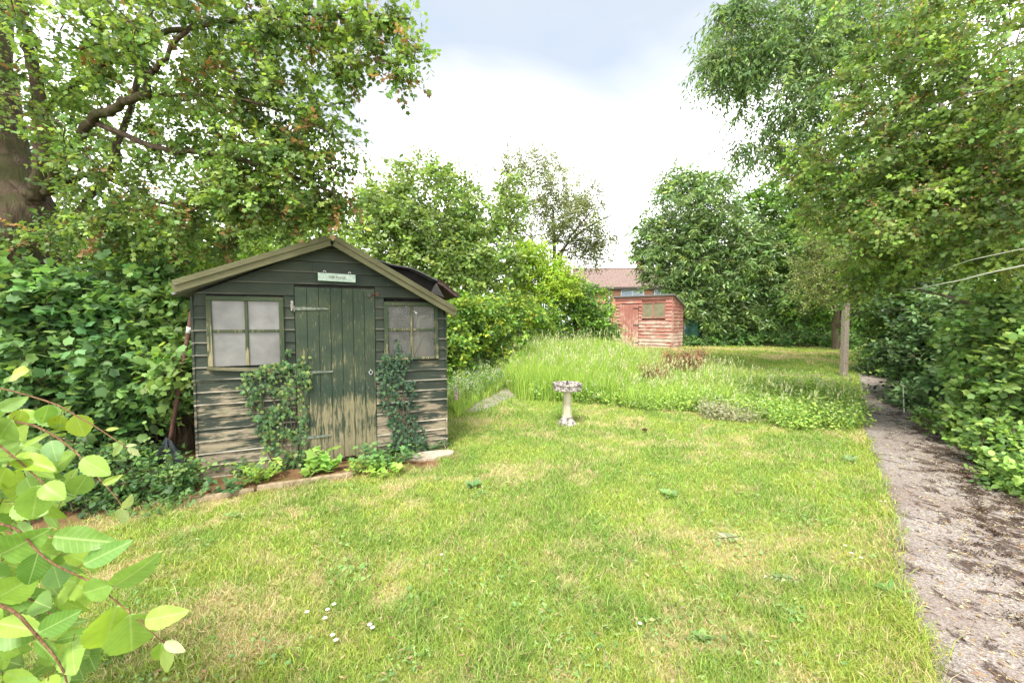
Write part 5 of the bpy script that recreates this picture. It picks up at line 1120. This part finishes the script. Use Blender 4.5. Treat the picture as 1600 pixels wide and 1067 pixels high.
hero = [((46, 580), (3, 588), .93, 2, (.36, .48, .03)), ((117, 648), (134, 684), .93, 1, (.34, .47, .06)), ((76, 632), (66, 664), .94, 1, None), ((80, 688), (87, 722), .92, 1, (.22, .38, .14)), ((128, 716), (170, 742), .90, 0, (.30, .46, .08)),
        ((60, 640), (98, 662), .97, 0, None), ((96, 648), (90, 678), .95, 1, (.28, .38, .03)), ((35, 640), (25, 668), .96, 1, (.30, .42, .04)), ((138, 740), (112, 778), .90, 0, None), ((60, 757), (50, 815), .85, 1, (.25, .42, .08)), ((68, 757), (98, 778), .85, 1, (.30, .44, .08)),
        ((83, 838), (170, 848), .86, 2, None), ((130, 882), (202, 846), .85, 2, (.18, .36, .08)), ((176, 912), (120, 932), .83, 0, (.24, .42, .08)), ((176, 916), (247, 876), .83, 2, (.25, .42, .09)), ((182, 944), (160, 1030), .83, 0, None), ((203, 958), (208, 1030), .82, 1, (.27, .43, .08)),
        ((226, 969), (287, 957), .82, 2, (.36, .48, .10)), ((254, 1003), (243, 1045), .82, 2, None), ((258, 1006), (266, 1052), .82, 2, (.40, .52, .16)), ((257, 1003), (288, 1018), .82, 2, (.50, .55, .30)), ((-8, 935), (54, 903), .86, 1, None), ((60, 862), (44, 916), .87, 1, (.12, .26, .04)), ((84, 884), (95, 920), .86, 1, (.2, .36, .14)),
        ((0, 865), (62, 840), .87, 0, None), ((60, 988), (124, 956), .84, 0, (.15, .31, .05)), ((-6, 973), (64, 984), .86, 2, None), ((-4, 700), (30, 690), .93, 0, None), ((0, 640), (40, 622), .98, 0, (.26, .42, .12)), ((20, 655), (-10, 690), .95, 1, None), ((190, 692), (176, 715), .91, 2, (.36, .48, .18)), ((165, 672), (186, 668), .91, 2, (.38, .46, .1)), ((199, 700), (220, 712), .91, 2, (.5, .55, .3)), ((196, 697), (214, 694), .91, 2, (.45, .5, .25)),
        ((160, 756), (188, 744), .89, 2, (.36, .48, .1)), ((194, 795), (206, 775), .89, 2, (.42, .5, .22)), ((193, 795), (196, 822), .89, 2, (.42, .5, .22)), ((190, 792), (180, 812), .89, 2, (.4, .5, .2)), ((20, 715), (80, 728), .88, 2, (.30, .44, .04)), ((10, 730), (-10, 770), .88, 1, (.3, .45, .05)), ((40, 745), (60, 790), .88, 0, None), ((20, 790), (70, 800), .88, 0, None), ((55, 1000), (90, 1030), .84, 2, None)]
for a, c, d, k, tcol in hero:
    p0, p1 = P(*a, d), P(*c, d-.02+.04*rng.random()); addleaf(p0, p1, k, np.array(tcol)*.95 if tcol else wt()); wd.tube(np.array([p0+(p0-p1)*.12+[0, 0, .002], p0])-b, .0009, 4)
n = 330; c = 0
while c < n:
    px = -150+rng.random()*290; py = 640+rng.random()*480
    lim = 60+55*math.sin((py-640)/480*math.pi*.9)+(30 if py > 1000 else 0)-(25 if py < 700 else 0)
    if px > lim: continue
    d = .88+.5*rng.random(); p0 = P(px, py, d); dr_ = unit(np.array([.7, -.2*rng.random(), -.25])+rng.normal(size=3)*.5); Lf = .055+.04*rng.random()
    addleaf(p0, p0+dr_*Lf, int(rng.integers(0, 3)), wt()*(.9 if d > 1.1 else 1), np.array([.1, -.7, .8])+rng.normal(size=3)*.35)
    wd.tube(np.array([p0-dr_*.03+[0, 0, -.01], p0])-b, .0009, 4)
    if c % 9 == 0: wd.tube(smoothline(np.array([b+[rng.normal()*.1, 0, .0], (b+p0)/2+[-.1, 0, .1], p0-dr_*.03]), 4)-b, np.linspace(.005, .0012, 9), 5)
    c += 1
wd.build('stems', M['stem_red'], ow_); mk('leaves', np.vstack(NV), np.vstack(NT_), M['leaf_near'], ow_, np.vstack(NC), True, np.vstack(NU))
